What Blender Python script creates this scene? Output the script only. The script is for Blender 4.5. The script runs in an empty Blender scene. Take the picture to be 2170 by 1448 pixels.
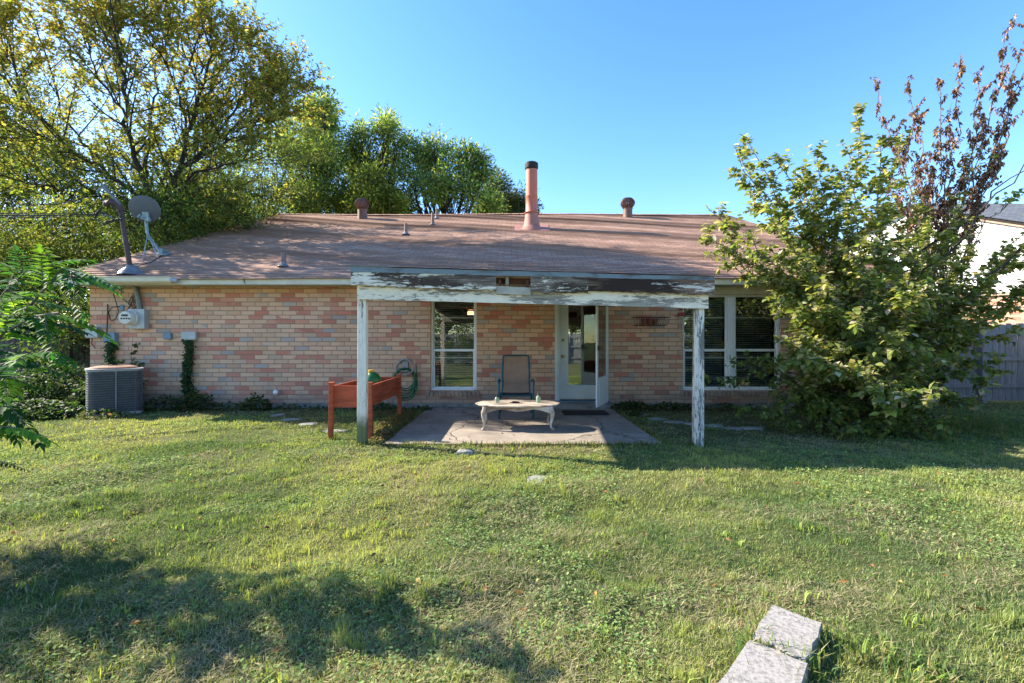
import bpy, math, random
import numpy as np
from mathutils import Vector, Matrix, Euler
random.seed(7); RNG = np.random.default_rng(7)
S = bpy.context.scene; COL = S.collection
F = 964.0; CH = 1.33
def PX(px, py, D): return Vector(((px-1085)*D/F, D, CH+(724-py)*D/F))
def GP(px, py):
    D = F*CH/(py-724); return Vector(((px-1085)*D/F, D, 0))
RS = .423; EY = 8.65; EZ = 2.56; RY = 16.9; RZ = EZ+RS*(RY-EY)
def roof_z(y): return EZ+RS*(y-EY)
def RP(px, py):
    k = (724-py)/F; D = (EY*RS-EZ+CH)/(RS-k)
    return Vector(((px-1085)*D/F, D, roof_z(D)))
SUND = Vector((.56, -.165, -.38)).normalized()
# ------------------------------------------------------------ materials
class NT:
    def __init__(s, name):
        s.m = bpy.data.materials.new(name); s.m.use_nodes = True; s.t = s.m.node_tree; s.t.nodes.clear()
        s.out = s.n('ShaderNodeOutputMaterial')
    def n(s, ty, **kw):
        nd = s.t.nodes.new(ty)
        for k, v in kw.items(): setattr(nd, k, v)
        return nd
    def l(s, a, b): s.t.links.new(a, b)
    def put(s, sock, v):
        if hasattr(v, 'is_linked') or isinstance(v, bpy.types.NodeSocket): s.l(v, sock)
        elif isinstance(v, (tuple, list)) and len(v) == 3 and sock.type == 'RGBA': sock.default_value = (*v, 1)
        else: sock.default_value = v
    def math(s, op, a, b=0., c=0., clamp=False):
        nd = s.n('ShaderNodeMath', operation=op, use_clamp=clamp)
        for i, v in enumerate((a, b, c)): s.put(nd.inputs[i], v)
        return nd.outputs[0]
    def noise(s, vec, scale, detail=4, rough=.55, out=0):
        nd = s.n('ShaderNodeTexNoise'); nd.inputs['Scale'].default_value = scale
        nd.inputs['Detail'].default_value = detail; nd.inputs['Roughness'].default_value = rough
        if vec is not None: s.l(vec, nd.inputs['Vector'])
        return nd.outputs[out]
    def mapping(s, vec, scale, loc=(0, 0, 0)):
        nd = s.n('ShaderNodeMapping'); s.l(vec, nd.inputs[0]); nd.inputs['Scale'].default_value = scale
        nd.inputs['Location'].default_value = loc; return nd.outputs[0]
    def ramp(s, fac, stops, mode='LINEAR'):
        nd = s.n('ShaderNodeValToRGB'); s.l(fac, nd.inputs[0]); cr = nd.color_ramp; cr.interpolation = mode
        while len(cr.elements) < len(stops): cr.elements.new(.5)
        for e, (p, c) in zip(cr.elements, stops):
            e.position = p; e.color = (c, c, c, 1) if isinstance(c, (int, float)) else (*c, 1)
        return nd.outputs[0]
    def mix(s, fac, a, b, blend='MIX'):
        nd = s.n('ShaderNodeMix', data_type='RGBA', blend_type=blend)
        s.put(nd.inputs[0], fac); s.put(nd.inputs[6], a); s.put(nd.inputs[7], b); return nd.outputs[2]
    def smooth(s, v, a, b):
        nd = s.n('ShaderNodeMapRange', interpolation_type='SMOOTHSTEP'); s.put(nd.inputs[0], v)
        nd.inputs[1].default_value = a; nd.inputs[2].default_value = b; return nd.outputs[0]
    def obj(s): return s.n('ShaderNodeTexCoord').outputs['Object']
    def uv(s): return s.n('ShaderNodeTexCoord').outputs['UV']
    def bump(s, h, strength=.5, dist=.01):
        nd = s.n('ShaderNodeBump'); nd.inputs['Strength'].default_value = strength
        nd.inputs['Distance'].default_value = dist; s.l(h, nd.inputs['Height']); return nd.outputs[0]
    def fin(s, col, rough=.8, bump=None, metal=0., spec=.5, **kw):
        p = s.n('ShaderNodeBsdfPrincipled'); s.put(p.inputs['Base Color'], col); s.put(p.inputs['Roughness'], rough)
        p.inputs['Metallic'].default_value = metal; p.inputs['Specular IOR Level'].default_value = spec
        for k, v in kw.items(): s.put(p.inputs[k], v)
        if bump is not None: s.l(bump, p.inputs['Normal'])
        s.l(p.outputs[0], s.out.inputs[0]); return s.m
def M(name, c1, c2=None, scale=8, rough=.7, bump=.2, dist=.004, metal=0, spec=.4, stretch=(1, 1, 1), lo=.35, hi=.65):
    t = NT(name); v = t.mapping(t.obj(), stretch); f = t.noise(v, scale, 6, .6)
    c2 = c2 or tuple(x*.75 for x in c1)
    c = t.ramp(f, [(lo, c2), (hi, c1)])
    return t.fin(c, rough, t.bump(t.noise(v, scale*4, 4, .6), bump, dist) if bump else None, metal, spec)
def peel(name, axis, paint=(.74, .71, .62), wood=(.24, .195, .15), dark=(.07, .045, .03), amount=.5, sc=1., rot=0., moss=False):
    # weathered wood with flaking paint, the grain runs along one axis
    t = NT(name); o = t.obj()
    st = [9, 9, 9]; st[axis] = 1.6
    v = t.mapping(o, tuple(st))
    n1 = t.noise(v, 1.3*sc, 9, .74); n2 = t.noise(t.mapping(o, tuple(x*(.8) for x in st), (3, 7, 1)), .28*sc, 3, .5)
    s = t.math('ADD', t.math('MULTIPLY', n1, .62), t.math('MULTIPLY', n2, .55))
    pm = t.smooth(s, .575-.14*(amount-.5)-.012+.02, .60-.14*(amount-.5)+.02)   # 0 paint .. 1 bare
    g = [60, 60, 60]; g[axis] = 2.5
    gr = t.noise(t.mapping(o, tuple(g)), 1.2, 5, .6)
    wc = t.ramp(gr, [(.32, tuple(x*.35 for x in wood)), (.5, wood), (.68, tuple(min(1, x*1.7) for x in wood))])
    n3 = t.noise(t.mapping(o, tuple(x*.5 for x in st), (5, 2, 9)), 1.0, 5, .6)
    wc = t.mix(t.smooth(n3, .62-rot*.32, .72-rot*.32), wc, dark)
    pc = t.ramp(t.noise(v, 5, 4), [(.3, tuple(x*.82 for x in paint)), (.6, paint)])
    if moss:
        sep = t.n('ShaderNodeSeparateXYZ'); t.l(o, sep.inputs[0])
        ms = t.smooth(t.math('ADD', sep.outputs[2], t.math('MULTIPLY', n1, .35)), .62, .42)
        pm = t.math('MAXIMUM', pm, ms)
        wc = t.mix(t.math('MULTIPLY', ms, .75), wc, (.13, .17, .055))
    c = t.mix(pm, pc, wc)
    h = t.math('ADD', t.math('MULTIPLY', pm, -.9), t.math('MULTIPLY', gr, .6))
    return t.fin(c, .75, t.bump(h, .7, .006), spec=.3)
def brick_mat():
    t = NT('blended_brick'); sp = t.n('ShaderNodeSeparateXYZ'); uv = t.uv(); t.l(uv, sp.inputs[0]); u, v = sp.outputs[0], sp.outputs[1]
    W, H = .277, .0885
    dn = t.noise(uv, 9, 2, out=0)
    dv = t.math('MULTIPLY', t.math('SUBTRACT', dn, .5), .09)
    vv = t.math('ADD', t.math('DIVIDE', v, H), dv); row = t.math('FLOOR', vv)
    wr = t.n('ShaderNodeTexWhiteNoise', noise_dimensions='1D'); t.l(row, wr.inputs['W'])
    off = t.math('ADD', t.math('MULTIPLY', t.math('MODULO', row, 2.), .5), t.math('MULTIPLY', wr.outputs[0], .22))
    uu = t.math('ADD', t.math('DIVIDE', u, W), off); colm = t.math('FLOOR', uu)
    fu, fv = t.math('FRACT', uu), t.math('FRACT', vv)
    eu = t.math('MULTIPLY', t.math('MINIMUM', fu, t.math('SUBTRACT', 1., fu)), W)
    ev = t.math('MULTIPLY', t.math('MINIMUM', fv, t.math('SUBTRACT', 1., fv)), H)
    e = t.math('MINIMUM', eu, ev)
    e = t.math('ADD', e, t.math('MULTIPLY', t.math('SUBTRACT', t.noise(uv, 55, 3), .5), .005))
    bm = t.smooth(e, .0042, .0075)
    cb = t.n('ShaderNodeCombineXYZ'); t.l(colm, cb.inputs[0]); t.l(row, cb.inputs[1])
    wn = t.n('ShaderNodeTexWhiteNoise', noise_dimensions='2D'); t.l(cb.outputs[0], wn.inputs['Vector'])
    w2 = t.n('ShaderNodeTexWhiteNoise', noise_dimensions='3D')
    cb2 = t.n('ShaderNodeCombineXYZ'); t.l(colm, cb2.inputs[0]); t.l(row, cb2.inputs[1]); cb2.inputs[2].default_value = 7.7; t.l(cb2.outputs[0], w2.inputs['Vector'])
    big = t.noise(uv, .55, 2)
    idv = t.math('ADD', wn.outputs[0], t.math('MULTIPLY', t.math('SUBTRACT', big, .5), .55))
    tan1, tan2, tan3 = (.74, .445, .285), (.68, .395, .245), (.66, .425, .29)
    c = t.ramp(idv, [(0, (.46, .37, .315)), (.06, tan3), (.2, tan1), (.42, tan2), (.56, tan1), (.74, (.60, .225, .15)), (.88, (.66, .30, .20))], 'CONSTANT')
    c = t.mix(.5, c, t.ramp(w2.outputs[0], [(0, .66), (.5, .95), (1, 1.1)]), 'MULTIPLY')
    c = t.mix(t.math('MULTIPLY', t.smooth(t.noise(uv, 26, 5, .7), .5, .75), .35), c, (.30, .20, .13))
    c = t.mix(t.math('MULTIPLY', t.smooth(t.noise(uv, 1.1, 5, .6), .45, .75), .3), c, (.60, .47, .35))
    c = t.mix(bm, (.36, .235, .15), c)
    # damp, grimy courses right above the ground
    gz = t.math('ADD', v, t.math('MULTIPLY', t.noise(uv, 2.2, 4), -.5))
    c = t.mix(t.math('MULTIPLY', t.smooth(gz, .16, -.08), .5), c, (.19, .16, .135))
    h = t.math('ADD', t.math('MULTIPLY', bm, 1.), t.math('MULTIPLY', t.noise(uv, 90, 4, .7), .35))
    return t.fin(c, .88, t.bump(h, .85, .009), spec=.25)
def shingle_mat(name, base, var, light):
    t = NT(name); sp = t.n('ShaderNodeSeparateXYZ'); uv = t.uv(); t.l(uv, sp.inputs[0]); u, v = sp.outputs[0], sp.outputs[1]
    row = t.math('FLOOR', v); fv = t.math('FRACT', v)
    wr = t.n('ShaderNodeTexWhiteNoise', noise_dimensions='1D'); t.l(row, wr.inputs['W'])
    uu = t.math('ADD', t.math('DIVIDE', u, .305), t.math('ADD', t.math('MULTIPLY', t.math('MODULO', row, 2.), .5), t.math('MULTIPLY', wr.outputs[0], .15)))
    colm = t.math('FLOOR', uu); fu = t.math('FRACT', uu)
    cb = t.n('ShaderNodeCombineXYZ'); t.l(colm, cb.inputs[0]); t.l(row, cb.inputs[1])
    wn = t.n('ShaderNodeTexWhiteNoise', noise_dimensions='2D'); t.l(cb.outputs[0], wn.inputs['Vector'])
    o = t.obj()
    c = t.ramp(wn.outputs[0], [(0, var), (.5, base), (1, light)])
    c = t.mix(t.math('MULTIPLY', t.noise(o, 120, 2), .45), c, tuple(x*.45 for x in base))
    c = t.mix(t.math('MULTIPLY', t.smooth(t.noise(t.mapping(o, (.5, 1, 1)), 1.1, 5), .4, .7), .35), c, tuple(x*.66 for x in base))
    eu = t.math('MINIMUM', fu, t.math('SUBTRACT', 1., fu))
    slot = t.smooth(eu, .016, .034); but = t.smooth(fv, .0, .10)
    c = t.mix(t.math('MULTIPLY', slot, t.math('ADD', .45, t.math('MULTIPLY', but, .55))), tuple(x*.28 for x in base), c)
    c = t.mix(t.smooth(fv, .17, .06), c, tuple(x*.5 for x in base))  # dark cut edge plus the course shadow line, painted as a lower band
    return t.fin(c, .93, t.bump(t.math('ADD', slot, t.math('MULTIPLY', t.noise(o, 150, 2), .5)), .5, .006), spec=.2)
def leaf_mat(name, trans=.38, rough=.5, spec=.35):
    t = NT(name); a = t.n('ShaderNodeAttribute', attribute_name='Col'); c = a.outputs[0]
    p = t.n('ShaderNodeBsdfPrincipled'); t.l(c, p.inputs['Base Color']); p.inputs['Roughness'].default_value = rough
    p.inputs['Specular IOR Level'].default_value = spec
    tr = t.n('ShaderNodeBsdfTranslucent'); t.l(t.mix(1., c, (1.25, 1.2, .55), 'MULTIPLY'), tr.inputs[0])
    mx = t.n('ShaderNodeMixShader'); mx.inputs[0].default_value = trans; t.l(p.outputs[0], mx.inputs[1]); t.l(tr.outputs[0], mx.inputs[2])
    t.l(mx.outputs[0], t.out.inputs[0]); return t.m
def glass_mat(name, refl=.16, tint=(.82, .88, .86)):
    t = NT(name); tr = t.n('ShaderNodeBsdfTransparent'); t.put(tr.inputs[0], tint)
    g = t.n('ShaderNodeBsdfGlossy'); g.inputs['Roughness'].default_value = .004; t.put(g.inputs[0], (.9, 1, .97))
    lw = t.n('ShaderNodeFresnel'); lw.inputs[0].default_value = 1.5
    wav = t.bump(t.noise(t.obj(), 2.2, 2), .05, .01); t.l(wav, g.inputs['Normal'])
    f = t.math('ADD', t.math('MULTIPLY', lw.outputs[0], 1.5), refl, clamp=True)
    mx = t.n('ShaderNodeMixShader'); t.l(f, mx.inputs[0]); t.l(tr.outputs[0], mx.inputs[1]); t.l(g.outputs[0], mx.inputs[2])
    t.l(mx.outputs[0], t.out.inputs[0]); return t.m
MT = {}
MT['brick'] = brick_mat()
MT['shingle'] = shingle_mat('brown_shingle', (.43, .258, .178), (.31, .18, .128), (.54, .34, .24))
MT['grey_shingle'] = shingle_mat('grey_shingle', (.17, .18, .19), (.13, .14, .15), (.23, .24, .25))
MT['fascia'] = M('fascia_paint', (.68, .62, .48), (.54, .49, .37), 3, .55, .1)
MT['soffit'] = M('soffit_paint', (.62, .58, .48), (.50, .46, .37), 2, .7, .1)
MT['gutter'] = M('gutter_metal', (.70, .65, .52), (.60, .55, .43), 4, .4, .05)
MT['white'] = M('white_vinyl', (.84, .83, .80), (.78, .77, .74), 3, .4, .03)
MT['door'] = M('door_paint', (.66, .69, .66), (.56, .58, .54), 2.5, .45, .06)
MT['glass'] = glass_mat('window_glass', .11)
MT['doorglass'] = glass_mat('door_glass', .24)
MT['blind'] = M('blind_slats', (.50, .52, .52), (.40, .42, .42), 3, .5, 0)
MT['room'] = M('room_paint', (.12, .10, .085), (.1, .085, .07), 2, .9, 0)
MT['conc'] = M('patio_concrete', (.36, .29, .225), (.19, .155, .125), 2.6, .9, .35, .004, lo=.3, hi=.7)
def conc_mat():
    t = NT('patio_concrete'); o = t.obj(); n = t.noise(o, 1.6, 7, .62)
    c = t.ramp(n, [(.32, (.17, .145, .115)), (.5, (.29, .245, .20)), (.68, (.38, .325, .26))])
    c = t.mix(t.math('MULTIPLY', t.smooth(t.noise(o, 9, 5, .7), .52, .7), .45), c, (.13, .11, .09))
    c = t.mix(t.math('MULTIPLY', t.noise(o, 140, 2), .4), c, (.15, .13, .11))
    vo = t.n('ShaderNodeTexVoronoi', feature='DISTANCE_TO_EDGE'); vo.inputs['Scale'].default_value = .55
    wob = t.n('ShaderNodeVectorMath', operation='ADD'); t.l(o, wob.inputs[0]); nz = t.n('ShaderNodeTexNoise'); nz.inputs['Scale'].default_value = 3; nz.inputs['Detail'].default_value = 6
    sc_ = t.n('ShaderNodeVectorMath', operation='SCALE'); t.l(o, nz.inputs['Vector']); t.l(nz.outputs[1], sc_.inputs[0]); sc_.inputs['Scale'].default_value = .35; t.l(sc_.outputs[0], wob.inputs[1]); t.l(wob.outputs[0], vo.inputs['Vector'])
    cr = t.smooth(vo.outputs[0], .006, .001)
    c = t.mix(cr, c, (.04, .034, .028))
    return t.fin(c, .9, t.bump(t.math('SUBTRACT', t.noise(o, 60, 4), t.math('MULTIPLY', cr, 1.5)), .4, .005), spec=.25)
MT['conc'] = conc_mat()
MT['found'] = M('foundation_concrete', (.30, .29, .27), (.17, .165, .15), 4, .95, .5, .01)
MT['block'] = M('block_concrete', (.31, .29, .265), (.17, .16, .145), 60, .95, .8, .004, lo=.36, hi=.56)
MT['stone'] = M('flagstone', (.30, .29, .26), (.17, .17, .155), 6, .9, .5, .006)
MT['red'] = M('red_stained_wood', (.44, .09, .032), (.20, .036, .016), 2.2, .6, .5, .004, stretch=(1.2, 1.2, 9), lo=.3, hi=.6)
MT['soil'] = M('potting_soil', (.06, .042, .03), (.03, .02, .015), 30, 1, 1, .02)
MT['teal'] = M('teal_metal', (.012, .10, .115), (.01, .07, .085), 6, .4, .05)
MT['sling'] = M('brown_sling_fabric', (.36, .225, .15), (.29, .18, .12), 5, .85, .3, .002)
MT['dsling'] = M('dark_sling_fabric', (.05, .042, .045), (.04, .033, .033), 60, .85, .3, .002)
MT['hose'] = M('green_hose', (.012, .12, .045), (.01, .07, .03), 6, .4, .05)
MT['hanger'] = M('grey_plastic', (.34, .33, .30), (.27, .26, .23), 6, .5, .1)
MT['meter'] = M('meter_enclosure', (.42, .45, .46), (.34, .36, .37), 7, .45, .1, metal=.2)
MT['bluebox'] = M('utility_plastic', (.17, .27, .34), (.13, .2, .26), 5, .5, .08)
MT['conduit'] = M('conduit_metal', (.20, .22, .2), (.14, .155, .14), 12, .5, .1, metal=.3)
MT['black'] = M('black_rubber', (.018, .018, .018), (.01, .01, .01), 8, .5, .05)
MT['brass'] = M('aged_brass', (.32, .23, .11), (.2, .14, .07), 20, .35, .1, metal=.9)
MT['dialface'] = M('meter_dial', (.66, .65, .58), (.55, .54, .48), 10, .3, 0)
MT['ventmetal'] = M('brown_vent_metal', (.17, .095, .08), (.11, .062, .052), 9, .6, .2, metal=.1)
MT['flue'] = M('red_flue_paint', (.50, .125, .07), (.36, .13, .09), 3.5, .55, .25, .004, stretch=(1, 1, .5))
MT['flueb'] = M('faded_flue_base', (.35, .165, .13), (.25, .11, .085), 5, .7, .3, .004)
MT['soot'] = M('sooty_cap', (.03, .022, .02), (.015, .012, .012), 12, .7, .3, metal=.2)
MT['pipe'] = M('vent_pipe', (.24, .17, .145), (.15, .105, .09), 14, .7, .2)
MT['lead'] = M('lead_flashing', (.22, .22, .23), (.12, .12, .125), 10, .5, .3, metal=.3)
MT['mast'] = M('brown_mast_pipe', (.085, .045, .038), (.055, .03, .026), 9, .6, .2)
MT['dish'] = M('dish_reflector', (.10, .115, .13), (.085, .098, .11), 3, .4, .03)
MT['dishm'] = M('dish_bracket_metal', (.27, .34, .35), (.17, .23, .24), 14, .45, .2, metal=.2)
MT['flash'] = M('cover_drip_edge', (.17, .215, .235), (.09, .085, .08), 5, .5, .15, stretch=(.5, 1, 1), lo=.38, hi=.5)
MT['rustwood'] = M('rusty_exposed_wood', (.22, .10, .06), (.09, .045, .03), 5, .9, .3)
MT['rafter'] = M('patio_rafter_paint', (.48, .44, .36), (.3, .26, .2), 4, .8, .2)
MT['accab'] = M('dark_coil', (.06, .062, .06), (.032, .034, .034), 25, .6, .4, .003)
MT['acwire'] = M('coated_wire', (.22, .22, .21), (.15, .155, .15), 10, .5, 0)
MT['acrust'] = M('rusty_top', (.30, .15, .09), (.20, .11, .075), 8, .8, .3)
MT['acrim'] = M('grey_rim', (.37, .37, .36), (.27, .27, .26), 6, .5, .1)
MT['fence'] = M('weathered_fence_wood', (.275, .27, .265), (.165, .16, .158), 7, .9, .4, .004, stretch=(6, 6, .5))
MT['fencedark'] = M('shaded_fence_wood', (.12, .10, .085), (.06, .05, .045), 7, .9, .4, .004, stretch=(6, 6, .5))  # fence wood darkened to paint in the shade left of the house
MT['siding'] = M('white_siding', (.80, .79, .78), (.74, .73, .72), 1, .6, .02)
MT['bark'] = M('dark_bark', (.050, .040, .032), (.024, .02, .017), 18, .95, .7, .02, stretch=(1, 1, .3))
MT['barkg'] = M('grey_bark', (.17, .15, .125), (.09, .075, .06), 20, .9, .5, .01, stretch=(1, 1, .3))
MT['twig'] = M('reddish_twig', (.20, .10, .06), (.12, .07, .045), 20, .8, .1)
MT['leaf'] = leaf_mat('leaf', .55, .6, .25)
MT['leafshiny'] = leaf_mat('glossy_leaf', .5, .6, .10)
MT['deadleaf'] = leaf_mat('dead_leaf', .15, .8, .15)
MT['grass'] = leaf_mat('grass_blade', .42, .75, .12)
MT['bottleg'] = M('green_plastic', (.02, .17, .03), (.015, .11, .02), 5, .35, 0)
MT['yellow'] = M('yellow_plastic', (.6, .38, .03), (.5, .32, .03), 5, .4, 0)
MT['mat'] = M('rubber_mat', (.03, .022, .02), (.015, .012, .012), 12, .8, .3)
MT['terra'] = M('terracotta', (.36, .14, .09), (.26, .1, .07), 12, .85, .2)
MT['rustwire'] = M('rusty_wire', (.10, .045, .03), (.06, .03, .02), 30, .7, .1)
MT['chime'] = M('chime_tube', (.5, .46, .36), (.4, .36, .27), 20, .4, 0)
MT['chimered'] = M('chime_red', (.35, .06, .05), (.28, .05, .04), 20, .6, 0)
MT['valance'] = M('red_wood_shade', (.16, .03, .022), (.07, .015, .012), 14, .8, .3, stretch=(1, 1, 6))
MT['fan'] = M('fan_blade_wood', (.42, .19, .08), (.3, .13, .06), 6, .5, 0)
MT['table'] = None
def table_mat():
    t = NT('whitewashed_table'); o = t.obj()
    n = t.noise(t.mapping(o, (2, 14, 4)), 1.6, 7, .65)
    c = t.ramp(n, [(.38, (.22, .155, .105)), (.50, (.42, .35, .28)), (.62, (.62, .56, .48))])
    return t.fin(c, .7, t.bump(n, .4, .003))
MT['table'] = table_mat()
def lamp_mat():
    t = NT('lit_lamp_glass'); e = t.n('ShaderNodeEmission'); e.inputs[0].default_value = (1, .55, .25, 1); e.inputs[1].default_value = 1.6
    t.l(e.outputs[0], t.out.inputs[0]); return t.m
MT['lamp'] = lamp_mat()
def bottle_mat():
    t = NT('clear_bottle'); tr = t.n('ShaderNodeBsdfTransparent'); t.put(tr.inputs[0], (.75, .82, .72))
    p = t.n('ShaderNodeBsdfPrincipled'); t.put(p.inputs['Base Color'], (.40, .50, .36)); p.inputs['Roughness'].default_value = .15
    mx = t.n('ShaderNodeMixShader'); mx.inputs[0].default_value = .55; t.l(tr.outputs[0], mx.inputs[1]); t.l(p.outputs[0], mx.inputs[2]); t.l(mx.outputs[0], t.out.inputs[0]); return t.m
MT['bottle'] = bottle_mat()
# ------------------------------------------------------------ objects
def tagp(o, label=None, cat=None, group=None, kind=None):
    if label: o['label'] = label
    if cat: o['category'] = cat
    if group: o['group'] = group
    if kind: o['kind'] = kind
    return o
def thing(name, loc, label, cat, group=None):
    o = bpy.data.objects.new(name, None); COL.objects.link(o); o.location = loc; o.empty_display_size = .2
    return tagp(o, label, cat, group)
def origin(p):
    o = Vector((0, 0, 0))
    while p is not None: o = o+Vector(p.location); p = p.parent
    return o
class MB:
    def __init__(s): s.v = []; s.f = []; s.uv = []
    def face(s, idx, uv=None): s.f.append(tuple(idx)); s.uv.append(uv)
    def quad(s, pts, uv=None):
        b = len(s.v); s.v += [tuple(p) for p in pts]; s.face(range(b, b+len(pts)), uv)
    def hexa(s, c):   # 8 corners: bottom 4 ccw, top 4 ccw
        b = len(s.v); s.v += [tuple(p) for p in c]
        for q in ((0, 3, 2, 1), (4, 5, 6, 7), (0, 1, 5, 4), (1, 2, 6, 5), (2, 3, 7, 6), (3, 0, 4, 7)): s.face([b+i for i in q])
    def box(s, x0, x1, y0, y1, z0, z1):
        s.hexa([(x0, y0, z0), (x1, y0, z0), (x1, y1, z0), (x0, y1, z0), (x0, y0, z1), (x1, y0, z1), (x1, y1, z1), (x0, y1, z1)])
    def obox(s, c, size, rot=None):
        c = Vector(c); R = rot.to_matrix() if isinstance(rot, Euler) else (rot or Matrix.Identity(3)); a, b, d = (x/2 for x in size)
        s.hexa([c+R@Vector(p) for p in ((-a, -b, -d), (a, -b, -d), (a, b, -d), (-a, b, -d), (-a, -b, d), (a, -b, d), (a, b, d), (-a, b, d))])
    def bar(s, p, q, w, h, up=(0, 0, 1)):
        p, q = Vector(p), Vector(q); d = (q-p); L = d.length; d.normalize(); up = Vector(up)
        x = d.cross(up)
        if x.length < 1e-4: x = d.cross(Vector((1, 0, 0)))
        x.normalize(); z = x.cross(d); R = Matrix((x, d, z)).transposed()
        s.obox((p+q)/2, (w, L, h), R)
    def tube(s, pts, radii, sides=8, caps=True):
        pts = [Vector(p) for p in pts]
        if isinstance(radii, (int, float)): radii = [radii]*len(pts)
        b = len(s.v); n = len(pts); ref = None
        for i, p in enumerate(pts):
            d = (pts[min(i+1, n-1)]-pts[max(i-1, 0)])
            d = d.normalized() if d.length > 1e-9 else Vector((0, 0, 1))
            if ref is None: ref = Vector((0, 0, 1)) if abs(d.z) < .9 else Vector((1, 0, 0))
            x = d.cross(ref)
            if x.length < 1e-4: x = d.cross(Vector((.3, 1, .2)))
            x.normalize(); y = x.cross(d); ref = -y.cross(x) if False else ref
            for k in range(sides):
                a = 2*math.pi*k/sides; q = p+(x*math.cos(a)+y*math.sin(a))*radii[i]; s.v.append((q.x, q.y, q.z))
        for i in range(n-1):
            for k in range(sides):
                k2 = (k+1) % sides; s.face((b+i*sides+k, b+i*sides+k2, b+(i+1)*sides+k2, b+(i+1)*sides+k))
        if caps:
            s.face([b+k for k in range(sides)][::-1]); s.face([b+(n-1)*sides+k for k in range(sides)])
    def lathe(s, c, prof, seg=24, R=None, sx=1, sy=1):
        c = Vector(c); b = len(s.v); n = len(prof)
        for r, z in prof:
            for k in range(seg):
                a = 2*math.pi*k/seg; p = Vector((r*math.cos(a)*sx, r*math.sin(a)*sy, z)); p = c+(R@p if R else p); s.v.append(tuple(p))
        for i in range(n-1):
            for k in range(seg):
                k2 = (k+1) % seg; s.face((b+i*seg+k, b+i*seg+k2, b+(i+1)*seg+k2, b+(i+1)*seg+k))
        if prof[0][0] > 1e-5: s.face([b+k for k in range(seg)][::-1])
        if prof[-1][0] > 1e-5: s.face([b+(n-1)*seg+k for k in range(seg)])
    def build(s, name, mat, parent=None, smooth=False, bevel=0):
        me = bpy.data.meshes.new(name); o0 = origin(parent)
        V = [(x-o0.x, y-o0.y, z-o0.z) for x, y, z in s.v]; me.from_pydata(V, [], s.f)
        me.materials.append(MT[mat] if isinstance(mat, str) else mat)
        uvl = me.uv_layers.new(name='UVMap'); li = 0; data = []
        for f, uv in zip(s.f, s.uv):
            if uv is None:
                a, b_, c = (Vector(s.v[i]) for i in f[:3]); n = (b_-a).cross(c-a)
                ax = max(range(3), key=lambda i: abs(n[i]))
                for i in f:
                    p = s.v[i]; data += [p[1], p[2]] if ax == 0 else ([p[0], p[2]] if ax == 1 else [p[0], p[1]])
            else:
                for q in uv: data += list(q)
        uvl.data.foreach_set('uv', data)
        if smooth:
            me.polygons.foreach_set('use_smooth', [True]*len(me.polygons))
            try: me.set_sharp_from_angle(angle=math.radians(40))
            except Exception: pass
        me.update(); o = bpy.data.objects.new(name, me); COL.objects.link(o)
        if parent is not None: o.parent = parent
        if bevel:
            m = o.modifiers.new('edge', 'BEVEL'); m.width = bevel; m.segments = 2; m.limit_method = 'ANGLE'
        return o
def copy_tree(o, parent=None):
    c = o.copy(); COL.objects.link(c); c.parent = parent
    for ch in list(o.children): copy_tree(ch, c)
    return c
# ------------------------------------------------------------ numpy helpers
class VN:   # smooth value noise on a random lattice
    def __init__(s, seed): s.g = np.random.default_rng(seed).random((256, 256))
    def __call__(s, x, y):
        xi = np.floor(x).astype(int); yi = np.floor(y).astype(int); fx = x-xi; fy = y-yi
        fx = fx*fx*(3-2*fx); fy = fy*fy*(3-2*fy); g = s.g
        a = g[xi % 256, yi % 256]; b = g[(xi+1) % 256, yi % 256]; c = g[xi % 256, (yi+1) % 256]; d = g[(xi+1) % 256, (yi+1) % 256]
        return (a*(1-fx)+b*fx)*(1-fy)+(c*(1-fx)+d*fx)*fy
def fbm(n, x, y, o=3):
    r = 0; a = .5; t = 0
    for i in range(o): r = r+a*n(x*2**i+i*17.3, y*2**i+i*5.1); t += a; a *= .5
    return r/t
N1, N2, N3, N4 = VN(1), VN(2), VN(3), VN(4)
def unit(v): return v/np.maximum(np.linalg.norm(v, axis=-1, keepdims=True), 1e-9)
LEAF4 = (np.array([[0, 0, 0], [.30, .42, .07], [0, 1, -.04], [-.30, .42, .07]]), [(0, 1, 2), (0, 2, 3)])
LEAF7 = (np.array([[0, 0, 0], [.26, .25, .05], [.31, .52, .07], [0, 1, -.10], [-.31, .52, .07], [-.26, .25, .05], [0, .5, -.02]]),
         [(0, 1, 6), (1, 2, 6), (2, 3, 6), (3, 4, 6), (4, 5, 6), (5, 0, 6)])
LONG = (np.array([[0, 0, 0], [.15, .4, .04], [0, 1, -.12], [-.15, .4, .04], [0, .45, -.01]]), [(0, 1, 4), (1, 2, 4), (2, 3, 4), (3, 0, 4)])
FROND = (np.array([[0, 0, 0], [.17, .22, .03], [.19, .5, .03], [0, 1, -.10], [-.19, .5, .03], [-.17, .22, .03], [0, .5, -.03]]), LEAF7[1])
CURL = (np.array([[0, 0, 0], [.20, .35, .16], [.1, 1, -.12], [-.24, .5, .18], [0, .5, -.06]]), [(0, 1, 4), (1, 2, 4), (2, 3, 4), (3, 0, 4)])
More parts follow.
